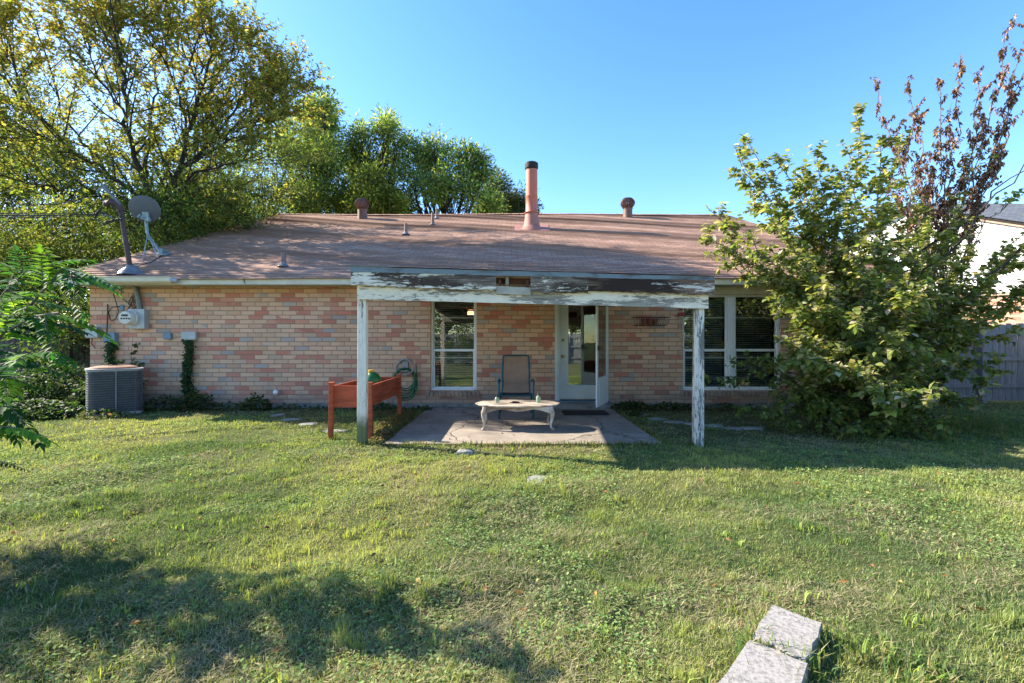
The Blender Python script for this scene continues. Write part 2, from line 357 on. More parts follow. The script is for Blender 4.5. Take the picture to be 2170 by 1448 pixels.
def raw_mesh(name, V, faces, nv, colors, mat, parent=None):
    """V (N,k,3) vertices of N copies; faces template list of tuples"""
    N, k = V.shape[0], V.shape[1]; o0 = origin(parent)
    V = V-np.array(o0)[None, None, :]
    me = bpy.data.meshes.new(name); me.vertices.add(N*k); me.vertices.foreach_set('co', V.reshape(-1).astype(np.float32))
    ft = [np.array(f) for f in faces]; L = sum(len(f) for f in ft)
    loop = np.concatenate(ft)[None, :]+(np.arange(N)*k)[:, None]
    me.loops.add(N*L); me.loops.foreach_set('vertex_index', loop.reshape(-1).astype(np.int32))
    st = np.cumsum([0]+[len(f) for f in ft[:-1]])[None, :]+(np.arange(N)*L)[:, None]
    me.polygons.add(N*len(ft)); me.polygons.foreach_set('loop_start', st.reshape(-1).astype(np.int32))
    me.update(calc_edges=True); me.validate()
    ca = me.color_attributes.new('Col', 'FLOAT_COLOR', 'POINT')
    c = np.ones((N, k, 4), np.float32); c[..., :3] = colors[:, None, :] if colors.ndim == 2 else colors
    ca.data.foreach_set('color', c.reshape(-1)); me.materials.append(MT[mat])
    me.polygons.foreach_set('use_smooth', np.ones(N*len(ft), bool))
    o = bpy.data.objects.new(name, me); COL.objects.link(o)
    if parent is not None: o.parent = parent
    return o
class Leaves:
    def __init__(s): s.p = []; s.d = []; s.n = []; s.z = []; s.c = []
    def add(s, p, d, n, z, c):
        s.p.append(np.atleast_2d(p)); s.d.append(np.atleast_2d(d)); s.n.append(np.atleast_2d(n)); s.z.append(np.atleast_1d(z)); s.c.append(np.atleast_2d(c))
    def build(s, name, mat, parent, tpl=LEAF4):
        p, d, n, z, c = (np.concatenate(a).astype(float) for a in (s.p, s.d, s.n, s.z, s.c))
        d = unit(d); x = unit(np.cross(d, n)); n = np.cross(x, d); T = tpl[0]
        V = p[:, None, :]+z[:, None, None]*(T[None, :, 0:1]*x[:, None, :]+T[None, :, 1:2]*d[:, None, :]+T[None, :, 2:3]*n[:, None, :])
        return raw_mesh(name, V, tpl[1], T.shape[0], c, mat, parent)
def pal(cols, n, w=None, var=.18, rng=RNG):
    cols = np.array(cols, float); i = rng.choice(len(cols), n, p=None if w is None else np.array(w)/sum(w))
    return cols[i]*(1+var*(rng.random((n, 1))*2-1))*(1+.06*rng.standard_normal((n, 3)))
# ------------------------------------------------------------ ground surface
def hz(x, y):
    x = np.asarray(x, float); y = np.asarray(y, float)
    w = np.clip((5.6-y)/1.5, 0, 1)*np.clip((y+12)/4, 0, 1)
    r = .030*(fbm(N1, x*.9+y*.5+40, y*1.3-x*.4+40, 3)-.5)*2*w
    # shallow mower ruts running from the lower left up to the right
    u = (y-.42*x)
    r = r+w*.014*np.sin(u*5.2+1.3*np.sin(x*.8))
    r = r+np.clip((x-2.)/4, 0, 1)*np.clip((y-3)/3, 0, 1)*(-.02)
    r = r+.022*(fbm(N2, x*5.5+9, y*5.5+9, 2)-.5)*2*np.where(y < 9, 1, 0)
    return r
def hz1(x, y): return float(hz(x, y))
def in_patio(x, y, m=0.): return (x > -1.66-m) & (x < 1.94+m) & (y > 5.78-m) & (y < 9.3)
def ground_mat():
    t = NT('lawn_soil'); o = t.obj()
    c = t.ramp(t.noise(o, 1.3, 6, .6), [(.3, (.07, .075, .03)), (.5, (.10, .11, .04)), (.68, (.17, .14, .08))])
    c = t.mix(t.smooth(t.noise(o, 30, 5, .7), .4, .7), c, (.08, .095, .035))
    c = t.mix(t.math('MULTIPLY', t.smooth(t.noise(o, 160, 2, .5), .62, .74), .6), c, (.30, .26, .15))
    return t.fin(c, 1., t.bump(t.noise(o, 60, 6, .7), 1., .02), spec=.1)
MT['ground'] = ground_mat()
def make_ground():
    def axis(a, b, step, far):
        fine = np.arange(a, b+.001, step); out = [ ]; s = step; v = b
        while v < far: s *= 1.5; v += s; out.append(v)
        lo = []; s = step; v = a
        while v > -far: s *= 1.5; v -= s; lo.append(v)
        return np.array(lo[::-1]+list(fine)+out)
    X = axis(-9, 9, .045, 300); Y = axis(.4, 9, .045, 300); gx, gy = np.meshgrid(X, Y); gz = hz(gx, gy)
    gz = np.where(in_patio(gx, gy), -.03, gz); V = np.stack([gx, gy, gz], -1).reshape(-1, 3); nx, ny = len(X), len(Y)
    i = np.arange(nx*ny).reshape(ny, nx); q = np.stack([i[:-1, :-1], i[:-1, 1:], i[1:, 1:], i[1:, :-1]], -1).reshape(-1, 4)
    me = bpy.data.meshes.new('ground'); me.vertices.add(len(V)); me.vertices.foreach_set('co', V.reshape(-1))
    me.loops.add(q.size); me.loops.foreach_set('vertex_index', q.reshape(-1).astype(np.int32)); me.polygons.add(len(q))
    me.polygons.foreach_set('loop_start', (np.arange(len(q))*4).astype(np.int32)); me.update(calc_edges=True)
    me.polygons.foreach_set('use_smooth', np.ones(len(q), bool)); me.materials.append(MT['ground'])
    o = bpy.data.objects.new('ground', me); COL.objects.link(o); tagp(o, 'uneven soil and thatch under the lawn', 'ground', kind='structure')
make_ground()
b = MB(); b.box(-1.65, 1.93, 5.8, 9.08, -.12, .028)
o = b.build('patio', 'conc', bevel=.012); tagp(o, 'cracked grey concrete patio slab under the cover', 'patio', kind='structure')

# ------------------------------------------------------------ house
W0, W1, WY, BY = -8.44, 7.75, 9.1, 24.7; WT = 2.44
house = thing('brick_house', (0, WY, 0), 'single storey house of blended tan and red brick with brown shingle roof', 'house')
OPEN = [(-1.632, -.708, .352, 2.27), (.858, 1.934, .15, 2.27), (3.42, 5.385, .352, 2.27)]
def wall_panel(mb, x0, x1, z0, z1, y, ops, rev=.11):
    xs = sorted({x0, x1, *[o[0] for o in ops], *[o[1] for o in ops]}); zs = sorted({z0, z1, *[o[2] for o in ops], *[o[3] for o in ops]})
    for i in range(len(xs)-1):
        for j in range(len(zs)-1):
            cx, cz = (xs[i]+xs[i+1])/2, (zs[j]+zs[j+1])/2
            if any(o[0] < cx < o[1] and o[2] < cz < o[3] for o in ops): continue
            mb.quad([(xs[i], y, zs[j]), (xs[i+1], y, zs[j]), (xs[i+1], y, zs[j+1]), (xs[i], y, zs[j+1])])
            yb = y+.2; mb.quad([(xs[i], yb, zs[j]), (xs[i], yb, zs[j+1]), (xs[i+1], yb, zs[j+1]), (xs[i+1], yb, zs[j])])
    for a, c, z, w in ops:
        y2 = y+.2
        mb.quad([(a, y, z), (a, y, w), (a, y2, w), (a, y2, z)]); mb.quad([(c, y, z), (c, y2, z), (c, y2, w), (c, y, w)])
        mb.quad([(a, y, z), (a, y2, z), (c, y2, z), (c, y, z)]); mb.quad([(a, y, w), (c, y, w), (c, y2, w), (a, y2, w)])
b = MB(); wall_panel(b, W0, W1, .10, WT, WY, OPEN)
rz = roof_z(RY)-.12
for x, sgn in ((W0, 1), (W1, -1)):
    zf = roof_z(WY)-.10
    pts = [(x, WY, .10), (x, WY, zf), (x, RY, rz), (x, BY, zf), (x, BY, .10)]
    b.quad(pts if sgn < 0 else pts[::-1], None)
b.quad([(W0, BY, .1), (W0, BY, WT), (W1, BY, WT), (W1, BY, .1)])
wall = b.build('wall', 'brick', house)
b = MB(); wall_panel(b, W0+.015, W1-.015, -.15, .10, WY+.015, [])
b.quad([(W0+.015, WY+.015, -.15), (W0+.015, WY+.015, .10), (W0+.015, BY, .1), (W0+.015, BY, -.15)]); b.quad([(W1-.015, WY+.015, -.15), (W1-.015, BY, -.15), (W1-.015, BY, .1), (W1-.015, WY+.015, .1)])
b.build('foundation', 'found', house)
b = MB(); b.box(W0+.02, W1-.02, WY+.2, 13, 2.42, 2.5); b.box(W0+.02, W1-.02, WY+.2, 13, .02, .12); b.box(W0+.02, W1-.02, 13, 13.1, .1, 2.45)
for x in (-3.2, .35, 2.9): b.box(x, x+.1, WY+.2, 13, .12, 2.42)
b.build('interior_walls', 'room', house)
# roof: overlapping shingle courses, slightly uneven
XL, XR = -8.72, 7.98
def shingle_roof(mb, x0, x1, y0, z0, dy_tot, s, d=1, step=.25, exp=.13, uoff=0):
    cy = exp/math.sqrt(1+s*s); n = int(dy_tot/cy); xs = np.linspace(x0, x1, int((x1-x0)/step)+1)
    for k in range(n):
        ya = k*cy; yb = min((k+1)*cy, dy_tot)
        za = np.array([z0+s*ya+.013+.005*math.sin(k*12.9+x*.7)+.003*math.sin(x*3.1+k) for x in xs]); zb = np.full(len(xs), z0+s*yb+.0015)
        sag = np.array([.018*math.sin(x*.55+1)+.012*math.sin(x*1.3+ya*.6) for x in xs])
        za += sag; zb += sag
        for i in range(len(xs)-1):
            a, c = xs[i], xs[i+1]; Y0, Y1 = y0+d*ya, y0+d*yb
            P = [(a, Y0, za[i]), (c, Y0, za[i+1]), (c, Y1, zb[i+1]), (a, Y1, zb[i])]; U = [(a, k+.02), (c, k+.02), (c, k+.98), (a, k+.98)]
            Q = [(a, Y0, za[i]-.014), (c, Y0, za[i+1]-.014), (c, Y0, za[i+1]), (a, Y0, za[i])]; UQ = [(a, k+.01)]*2+[(c, k+.03)]*2
            if d < 0: P, U, Q, UQ = P[::-1], U[::-1], Q[::-1], UQ[::-1]
            mb.quad(P, U); mb.quad(Q, UQ)
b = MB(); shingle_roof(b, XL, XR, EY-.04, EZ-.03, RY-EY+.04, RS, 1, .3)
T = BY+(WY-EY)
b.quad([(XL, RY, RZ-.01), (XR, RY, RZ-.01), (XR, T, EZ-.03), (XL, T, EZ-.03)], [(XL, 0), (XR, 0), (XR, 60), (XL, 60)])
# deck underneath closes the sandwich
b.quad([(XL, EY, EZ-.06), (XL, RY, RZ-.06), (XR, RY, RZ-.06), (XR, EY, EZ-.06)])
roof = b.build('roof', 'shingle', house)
b = MB()
x = XL
while x < XR-.01:
    x2 = min(x+.3, XR); z = RZ+.012+random.uniform(0, .008); zs = .018*math.sin(x*.55+1)
    b.quad([(x, RY-.14, z-.05+zs), (x2-.01, RY-.14, z-.052+zs), (x2-.01, RY, z+.01+zs), (x, RY, z+.012+zs)], [(x, .05), (x2, .05), (x2, .9), (x, .9)])
    b.quad([(x, RY, z+.012+zs), (x2-.01, RY, z+.01+zs), (x2-.01, RY+.14, z-.05+zs), (x, RY+.14, z-.05+zs)], [(x, .9), (x2, .9), (x2, .1), (x, .1)]); x = x2
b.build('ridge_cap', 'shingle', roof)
b = MB(); b.box(XL+.02, XR-.02, EY, EY+.025, 2.415, EZ-.025); b.build('fascia', 'fascia', house)
b = MB(); b.box(XL+.02, XR-.02, EY+.025, WY, 2.425, 2.437)
b.box(XL+.02, XR-.02, WY-.02, WY-.002, 2.30, 2.424) if False else None
b.build('soffit', 'soffit', house)
b = MB(); b.box(2.6, W1, WY-.022, WY-.002, 2.275, 2.424); b.build('frieze_board', 'fascia', house)
for x in (XL, XR-.025):
    for y0, y1, sg in ((EY, RY, 1), (T, RY, -1)):
        b = MB(); z0, z1 = EZ-.035, RZ-.035
        b.hexa([(x, y0, z0-.15), (x+.025, y0, z0-.15), (x+.025, y1, z1-.15), (x, y1, z1-.15), (x, y0, z0), (x+.025, y0, z0), (x+.025, y1, z1), (x, y1, z1)])
        b.build('rake_board', 'fascia', house)
# short gutter on the left end
b = MB(); gx0, gx1 = -7.95, -6.43; pr = [(0, 2.545), (-.005, 2.44), (-.08, 2.44), (-.105, 2.47), (-.11, 2.53), (-.125, 2.535), (-.125, 2.548), (-.108, 2.548), (-.10, 2.475), (-.078, 2.452), (-.01, 2.452), (-.004, 2.545)]
for i in range(len(pr)):
    (y0, z0), (y1, z1) = pr[i], pr[(i+1) % len(pr)]; b.quad([(gx0, EY+y0, z0), (gx1, EY+y0, z0), (gx1, EY+y1, z1), (gx0, EY+y1, z1)])
b.quad([(gx1, EY+y-.001, z) for y, z in pr[:7]]); b.quad([(gx0, EY+y-.001, z) for y, z in pr[:7]][::-1]); 
g = b.build('gutter', 'gutter', house)
b = MB(); b.tube([(gx1-.0, EY-.06, 2.49), (gx1+.10, EY-.05, 2.47)], [.045, .04], 10); b.build('end_cap', 'meter', g)
for xx in (-5.1,):
    b = MB(); b.tube([(xx, EY-.004, 2.545), (xx+.01, EY-.012, 2.49), (xx+.025, EY-.006, 2.43)], [.006, .008, .004], 5)
    b.build('hook', 'black', house)
# windows
def blind(name, x0, x1, z0, z1, y, par, pitch=.046, tilt=.5):
    b = MB(); z = z0
    while z < z1:
        w = .024; b.quad([(x0, y-w, z-w*tilt), (x1, y-w, z-w*tilt), (x1, y+w, z+w*tilt), (x0, y+w, z+w*tilt)]); z += pitch*random.uniform(.97, 1.03)
    for x in (x0+.14, (x0+x1)/2, x1-.14): b.box(x-.001, x+.001, y-.001, y+.001, z0, z1)
    return b.build(name, 'blind', par)
def sash_window(x0, x1, z0, z1, parent, zm=1.155):
    y = WY+.05
    b = MB(); f = .045
    b.box(x0, x0+f, y, y+.09, z0, z1); b.box(x1-f, x1, y, y+.09, z0, z1); b.box(x0+f, x1-f, y, y+.09, z1-f, z1); b.box(x0+f, x1-f, y-.01, y+.09, z0, z0+f*.8)
    win = b.build('window', 'white', parent, bevel=.003)
    a, c = x0+f, x1-f
    b = MB(); s = .03
    b.box(a, c, y+.03, y+.06, zm-.025, zm+.025)                       # meeting rail
    b.box(a, a+s, y+.035, y+.065, z0+f*.8, zm-.025); b.box(c-s, c, y+.035, y+.065, z0+f*.8, zm-.025); b.box(a+s, c-s, y+.035, y+.065, z0+f*.8, z0+f*.8+s)
    b.box(a, a+s*.6, y+.05, y+.08, zm+.025, z1-f); b.box(c-s*.6, c, y+.05, y+.08, zm+.025, z1-f)
    b.build('sash', 'white', win, bevel=.002)
    b = MB(); b.quad([(a+s, y+.05, z0+f*.8+s), (c-s, y+.05, z0+f*.8+s), (c-s, y+.05, zm-.025), (a+s, y+.05, zm-.025)])
    b.quad([(a+s*.6, y+.065, zm+.025), (c-s*.6, y+.065, zm+.025), (c-s*.6, y+.065, z1-f), (a+s*.6, y+.065, z1-f)]); b.build('pane', 'glass', win)
    blind('blind', a+.02, c-.02, z0+.09, z1-.06, y+.17, win)
    for zz in (1.80, .985): b = MB(); b.box(a+.02, c-.02, y+.11, y+.14, zz, zz+.032); b.build('blind_rail', 'white', win)
    return win
sash_window(-1.632, -.708, .352, 2.27, house)
xm = (3.42+5.385)/2+.01
sash_window(3.42, xm-.04, .352, 2.27, house); sash_window(xm+.04, 5.385, .352, 2.27, house)
b = MB(); b.box(xm-.04, xm+.04, WY+.035, WY+.14, .352, 2.27); b.build('mullion', 'white', house, bevel=.006)
b = MB(); b.box(3.42, 5.385, WY+.03, WY+.049, 2.22, 2.27); b.build('window_head', 'fascia', house)
for x0, x1 in ((-1.72, -.63), (3.36, 5.46)):
    b = MB(); x = x0
    while x < x1-.05:
        w = .083+random.uniform(-.003, .003); zt = .352+random.uniform(-.002, .002)
        b.hexa([(x, WY-.035, .235), (x+w-.01, WY-.035, .235), (x+w-.01, WY+.05, .245), (x, WY+.05, .245), (x, WY-.035, zt-.02), (x+w-.01, WY-.035, zt-.02), (x+w-.01, WY+.06, zt+.004), (x, WY+.06, zt+.004)]); x += w
    MT['sillb'] = M('sill_brick', (.44, .31, .22), (.26, .18, .14), 5, .9, .5, .004) if 'sillb' not in MT else MT['sillb']
    b.build('sill', 'sillb', house, bevel=.006)
# back door
b = MB(); x0, x1, z0, z1 = .858, 1.934, .15, 2.27
for q in ((x0, x0+.10, z0, z1), (x1-.10, x1, z0, z1), (x0+.10, x1-.10, z1-.08, z1)): b.box(q[0], q[1], WY+.0, WY+.16, q[2], q[3])
b.box(x0+.02, x0+.06, WY-.015, WY, z0, z1); b.box(x1-.06, x1-.02, WY-.015, WY, z0, z1)
door_frame = b.build('door_frame', 'door', house, bevel=.004)
b = MB(); b.box(x0-.02, x1+.02, WY-.06, WY+.16, .118, .15); b.build('threshold', 'bluebox', house)
b = MB(); b.box(x0-.1, x1+.06, WY-.32, WY+.01, .0, .112); b.build('step', 'found', house, bevel=.01)
dx0, dx1, dy = x0+.10, x1-.10, WY+.07; dz0, dz1 = .165, 2.185
gx0, gx1, gz0, gz1 = dx0+.17, dx1-.11, .45, 2.08
b = MB()
for q in ((dx0, gx0, dz0, dz1), (gx1, dx1, dz0, dz1), (gx0, gx1, dz0, gz0), (gx0, gx1, gz1, dz1)): b.box(q[0], q[1], dy, dy+.044, q[2], q[3])
m = .022
for q in ((gx0-m, gx0+.006, gz0-m, gz1+m), (gx1-.006, gx1+m, gz0-m, gz1+m), (gx0, gx1, gz0-m, gz0+.006), (gx0, gx1, gz1-.006, gz1+m)): b.box(q[0], q[1], dy-.012, dy-.0005, q[2], q[3])
door = b.build('door', 'door', house)
b = MB(); b.quad([(gx0, dy+.02, gz0), (gx1, dy+.02, gz0), (gx1, dy+.02, gz1), (gx0, dy+.02, gz1)]); b.build('pane', 'doorglass', door)
RX = Matrix.Rotation(math.radians(90), 3, 'X')
for z in (1.36, 1.03):
    b = MB(); b.lathe((dx0+.065, dy, z), [(.034, 0), (.034, .006), (.014, .012), (.014, .03), (.03, .04), (.033, .055), (.022, .068), (0, .07)] if z < 1.2 else [(.03, 0), (.03, .012), (.02, .018), (0, .018)], 16, RX)
    b.build('knob' if z < 1.2 else 'deadbolt', 'brass', door, smooth=True)
# storm door, open
a = math.radians(65); hp = Vector((x1-.03, WY-.02, 0)); dirv = Vector((-math.cos(a), -math.sin(a), 0)); nv = Vector((-dirv.y, dirv.x, 0)); Wd = .86
def sd(mb, u0, u1, z0, z1, t0=-.014, t1=.014):
    P = lambda u, t, z: tuple(hp+dirv*u+nv*t+Vector((0, 0, z)))
    mb.hexa([P(u0, t0, z0), P(u1, t0, z0), P(u1, t1, z0), P(u0, t1, z0), P(u0, t0, z1), P(u1, t0, z1), P(u1, t1, z1), P(u0, t1, z1)])
b = MB(); sd(b, 0, .09, .125, 2.2); sd(b, Wd-.09, Wd, .125, 2.2); sd(b, .09, Wd-.09, 2.1, 2.2); sd(b, .09, Wd-.09, .125, .66); sd(b, .14, Wd-.14, .2, .6, -.02, .02)
st = b.build('storm_door', 'white', house, bevel=.003)
b = MB(); sd(b, .09, Wd-.09, .66, 2.1, -.002, .002); b.build('pane', 'glass', st)
b = MB(); sd(b, Wd-.07, Wd-.03, 1.16, 1.26, -.03, .03); sd(b, Wd-.16, Wd-.05, 1.2, 1.22, -.06, -.03); sd(b, Wd-.16, Wd-.05, 1.2, 1.22, .03, .06); b.build('handle', 'black', st)
b = MB()
for z in range(9):
    b.box(gx0-.03, gx1+.03, dy+.09, dy+.12, gz1-.36+z*.045, gz1-.36+z*.045+.04)
b.build('window_shade', 'valance', door)
# roof fittings
def flue():
    P = RP(1127, 484); x, y, z = P; s = 69.5
    b = MB(); b.lathe((x, y, z-.15), [(.42, .0), (.40, .06), (.27, .17), (.255, .22), (.235, .30), (.205, .52), (.195, .62)], 28); ch = b.build('chimney', 'flueb', roof, smooth=True)
    b = MB(); b.lathe((x-.005, y, z-.15), [(.23, .60), (.235, .615), (.20, .62), (.185, .64), (.182, 1.1), (.186, 1.105), (.186, 1.125), (.18, 1.13), (.175, 2.05)], 28); b.build('flue_pipe', 'flue', roof, smooth=True)
    b = MB(); b.lathe((x-.01, y, z-.15), [(.178, 1.93), (.182, 1.96), (.20, 1.97), (.205, 2.0), (.205, 2.13), (.17, 2.155), (0, 2.16)], 28); b.build('chimney_cap', 'soot', roof, smooth=True)
    b = MB(); b.obox((x, y, z+.012), (1.05, 1.0, .012), Euler((math.atan(RS), 0, 0))); b.build('chimney_flashing', 'flueb', roof)
flue()
def turbine(px, py, h):
    P = RP(px, py); x, y, z = P
    b = MB(); b.lathe((x, y, z-.1), [(.17, 0), (.165, .12), (.165, .33*h), (.17, .335*h)], 20); t = b.build('turbine_vent', 'ventmetal', roof, smooth=True)
    b = MB(); z0 = z-.1+.33*h; n = 20; R = .26
    for k in range(n):
        a0 = 2*math.pi*k/n; P0 = []
        for j in range(9):
            th = math.pi*(.06+.88*j/8); r = R*math.sin(th)**.8; zz = z0+.215-.2*math.cos(th); tw = a0+.5*(j/8)
            P0.append((Vector((x+r*math.cos(tw), y+r*math.sin(tw), zz)), Vector((x+(r*.84)*math.cos(tw+.26), y+(r*.84)*math.sin(tw+.26), zz))))
        for j in range(8): b.quad([P0[j][0], P0[j+1][0], P0[j+1][1], P0[j][1]])
    b.lathe((x, y, z0), [(.10, .36), (.09, .385), (0, .40)], 16); b.lathe((x, y, z0), [(.16, .0), (.19, .02), (.16, .035)], 20)
    b.build('turbine_head', 'ventmetal', t, smooth=False)
turbine(768, 461, 1.1); turbine(1330, 459, 1.1)
for px, py, h, r in ((860, 496, .30, .045), (917, 476, .38, .045), (925.5, 463, .34, .04), (601, 563, .28, .045)):
    P = RP(px, py); b = MB(); b.tube([P+Vector((0, 0, -.06)), P+Vector((0, 0, h))], [r*1.15, r], 12); p = b.build('vent_pipe', 'pipe', roof, smooth=True)
    b = MB(); b.lathe(P+Vector((0, 0, -.03)), [(.13, 0), (.10, .03), (.06, .06), (.055, .09)], 14); b.build('pipe_boot', 'lead', p, smooth=True)
# ------------------------------------------------------------ mast and dish on the roof
P = RP(279, 578); top = Vector((P.x-.22, P.y, P.z+1.26)); m = thing('service_mast', P, 'leaning brown pipe mast on the left roof edge, holding the power drop', 'mast')
b = MB(); b.tube([P+Vector((0, 0, -.1)), top], [.045, .040], 14); b.build('pole', 'mast', m, smooth=True)
b = MB(); b.lathe(P+Vector((0, 0, -.03)), [(.24, -.02), (.2, .05), (.1, .13), (.085, .17)], 18); b.build('boot', 'lead', m, smooth=True)
b = MB(); b.tube([top+Vector((.02, 0, -.06)), top+Vector((-.03, 0, .06)), top+Vector((-.16, -.04, .13)), top+Vector((-.22, -.05, .09)), top+Vector((-.25, -.06, .03))], [.055, .07, .07, .06, .045], 12); b.build('weatherhead', 'mast', m, smooth=True)
b = MB(); b.tube([top+Vector((.02, -.02, .06)), top+Vector((-.20, -.05, .32)), top+Vector((-.29, -.05, .42))], [.03, .03, .055], 8); b.tube([top+Vector((-.06, -.1, -.22)), top+Vector((-.2, -.12, -.16))], .02, 6); b.build('insulator', 'conduit', m, smooth=True)
b = MB()
for k in range(3):
    pts = []; e = Vector((-12.5, 7.6, 4.05+.04*k))
    s = top+Vector((-.2, -.06, -.14+.03*k))
    for i in range(13):
        t = i/12; q = s.lerp(e, t); q.z -= .28*math.sin(math.pi*t); pts.append(q)
    b.tube(pts, .009+.004*(k == 1), 5)
for k in range(3):
    b.tube([top+Vector((-.3, -.06, .02)), top+Vector((-.42, -.1, -.15-.05*k)), top+Vector((-.25, -.12, -.3-.03*k)), top+Vector((.03+.05*k, -.08, -.22)), top+Vector((-.1, -.1, .05))], .010, 5)
o = b.build('overhead_cable', 'black'); tagp(o, 'black power drop cable sagging from the roof mast into the trees', 'cable')
B = RP(345, 541); m = thing('satellite_dish', B, 'grey satellite dish on a bent strut with braces near the left roof edge', 'satellite dish')
k1 = PX(312, 497, B.y); k2 = PX(309, 462, B.y); c = PX(305, 444, B.y-.12)
b = MB(); b.tube([B, B.lerp(k1, .92), k1+Vector((0, 0, .05)), k2], [.03, .03, .032, .034], 10); b.build('arm', 'dishm', m, smooth=True)
b = MB()
for e in (B+Vector((.13, -.3, -.12)), Vector((0, 0, 0))+RP(303, 551)): b.tube([k1+Vector((.01, 0, 0)), e], .011, 6)
b.build('brace', 'dishm', m)
b = MB(); b.obox(B+Vector((0, -.02, .03)), (.26, .26, .02), Euler((math.atan(RS), 0, .3))); b.obox(B+Vector((0, 0, .08)), (.08, .14, .12), Euler((0, .5, 0))); b.build('foot_plate', 'dishm', m, bevel=.004)
Rd = Matrix.Rotation(math.radians(20), 3, 'Z') @ Matrix.Rotation(math.radians(-68), 3, 'X')
b = MB(); pf = [(0, .0)]+[(.30*t, .045*t*t) for t in (.2, .4, .6, .8, .95, 1.)]+[(.305, .05), (.30, .056)]+[(.30*t, .045*t*t+.012) for t in (.9, .6, .3)]+[(0, .012)]
b.lathe(c, pf, 36, Rd, 1.0, .98); b.build('reflector', 'dish', m, smooth=True)
b = MB(); b.obox(c+Vector((.02, .03, -.13)), (.13, .05, .16), Euler((.2, 0, 0))); b.obox(c+Vector((.0, .05, -.2)), (.2, .07, .08), Euler((0, .3, 0))); b.tube([c+Vector((0, 0, -.15)), k2+Vector((0, 0, -.03))], [.05, .045], 10)
b.tube([c+Vector((-.06, -.03, -.12)), c+Vector((-.1, -.06, -.2))], .02, 6); b.build('bracket', 'dishm', m, bevel=.006)
b = MB(); b.tube([B, RP(320, 556), RP(295, 563), RP(278, 574), RP(230, 580)], .007, 5); o = b.build('dish_cable', 'black', m)
# ------------------------------------------------------------ things on the wall
def WP(px, py, off=0): return PX(px, py, WY)+Vector((0, -off, 0))
def wbox(name, px0, px1, py0, py1, dep, mat, label, cat, group=None, lid=True):
    a, c = WP(px0, py1), WP(px1, py0); root = thing(name, ((a.x+c.x)/2, WY, a.z), label, cat, group)
    b = MB(); b.box(a.x, c.x, WY-dep, WY-.002, a.z, c.z); b.build('body', mat, root, bevel=.01)
    if lid:
        b = MB(); b.box(a.x-.008, c.x+.008, WY-dep-.012, WY-dep, a.z+.02, c.z+.008)
        b.tube([((a.x+c.x)/2, WY-dep-.02, a.z+.05), ((a.x+c.x)/2, WY-dep-.008, a.z+.05)], .008, 8); b.build('lid', mat, root, bevel=.006)
    return root
r = wbox('electric_meter', 284, 317, 657, 698, .13, 'meter', 'grey electric meter box with round glass dial hung under a conduit', 'electric meter')
c = WP(289.5, 675, .13)
b = MB(); b.lathe(c, [(.155, 0), (.155, .03), (.138, .04), (.136, .12), (.12, .15), (0, .155)], 32, RX); b.build('dial_cover', 'dialface', r, smooth=True)
b = MB(); b.obox(c+Vector((.0, -.157, .045)), (.12, .006, .035)); b.obox(c+Vector((.09, -.15, -.02)), (.035, .012, .03))
for k in range(3): b.lathe(c+Vector((-.06+.05*k, -.157, -.015)), [(.017, 0), (.017, .003), (0, .003)], 10, RX)
b.build('dial_face', 'black', r)
b = MB(); b.tube([WP(302, 657, .06), WP(298, 630, .06), WP(290, 604, .06), WP(289, 597, .06)], .045, 14); b.build('conduit', 'conduit', r, smooth=True)
wbox('utility_box', 189, 213, 693, 717, .07, 'meter', 'small pale grey box at the left corner of the brick wall', 'utility box', 'boxes on the brick wall')
wbox('utility_box', 229, 252, 706, 726, .10, 'bluebox', 'blue-grey box above the vine beside the air conditioner', 'utility box', 'boxes on the brick wall')
wbox('utility_box', 352, 366, 706, 720, .06, 'bluebox', 'smallest square blue box between meter and climbing vine', 'utility box', 'boxes on the brick wall')
wbox('utility_box', 392, 420, 704, 721, .08, 'meter', 'wide grey-blue box topping the tall climbing vine', 'utility box', 'boxes on the brick wall')
wbox('wall_connector', 256, 264, 646, 659, .03, 'bluebox', 'tiny blue cable connector left of the electric meter', 'connector', lid=False)
b = MB()
def wc(pts, r=.008): b.tube([WP(x, y, .03+.02*((i*7) % 3)) for i, (x, y) in enumerate(pts)], r, 5)
wc([(244, 604), (245, 625), (252, 640), (254, 660), (250, 676), (243, 681), (236, 676), (235, 662), (244, 652), (256, 650)]); wc([(268, 604), (262, 615), (263, 628), (272, 641), (284, 648), (276, 658), (265, 676), (264, 682)])
wc([(290, 620), (282, 645), (270, 668), (274, 676), (283, 684), (292, 684)]); wc([(293, 640), (284, 632), (278, 645), (288, 655), (296, 645), (288, 638)]); wc([(300, 645), (285, 655), (270, 670)], .006); wc([(292, 612), (302, 604), (298, 625), (292, 634)], .006)
wc([(283, 628), (290, 650), (279, 640), (286, 622)], .006)
tagp(b.build('loose_cable', 'black'), 'tangled black cables hanging around the electric meter', 'cable')
b = MB(); wc([(231, 645), (233, 665), (233, 706)], .012); wc([(198, 716), (199, 728), (208, 738), (222, 738), (230, 732)], .010)
tagp(b.build('red_conduit', 'rustwire'), 'thin rust red conduit beside the blue-grey box', 'conduit')
b = MB(); c = WP(588, 831, .0); b.lathe(c, [(.02, 0), (.02, .03), (.045, .04), (.055, .07), (.04, .1), (0, .11)], 16, RX); tagp(b.build('wall_spigot', 'white', smooth=True), 'white foam-capped spigot low on the brick wall', 'spigot')
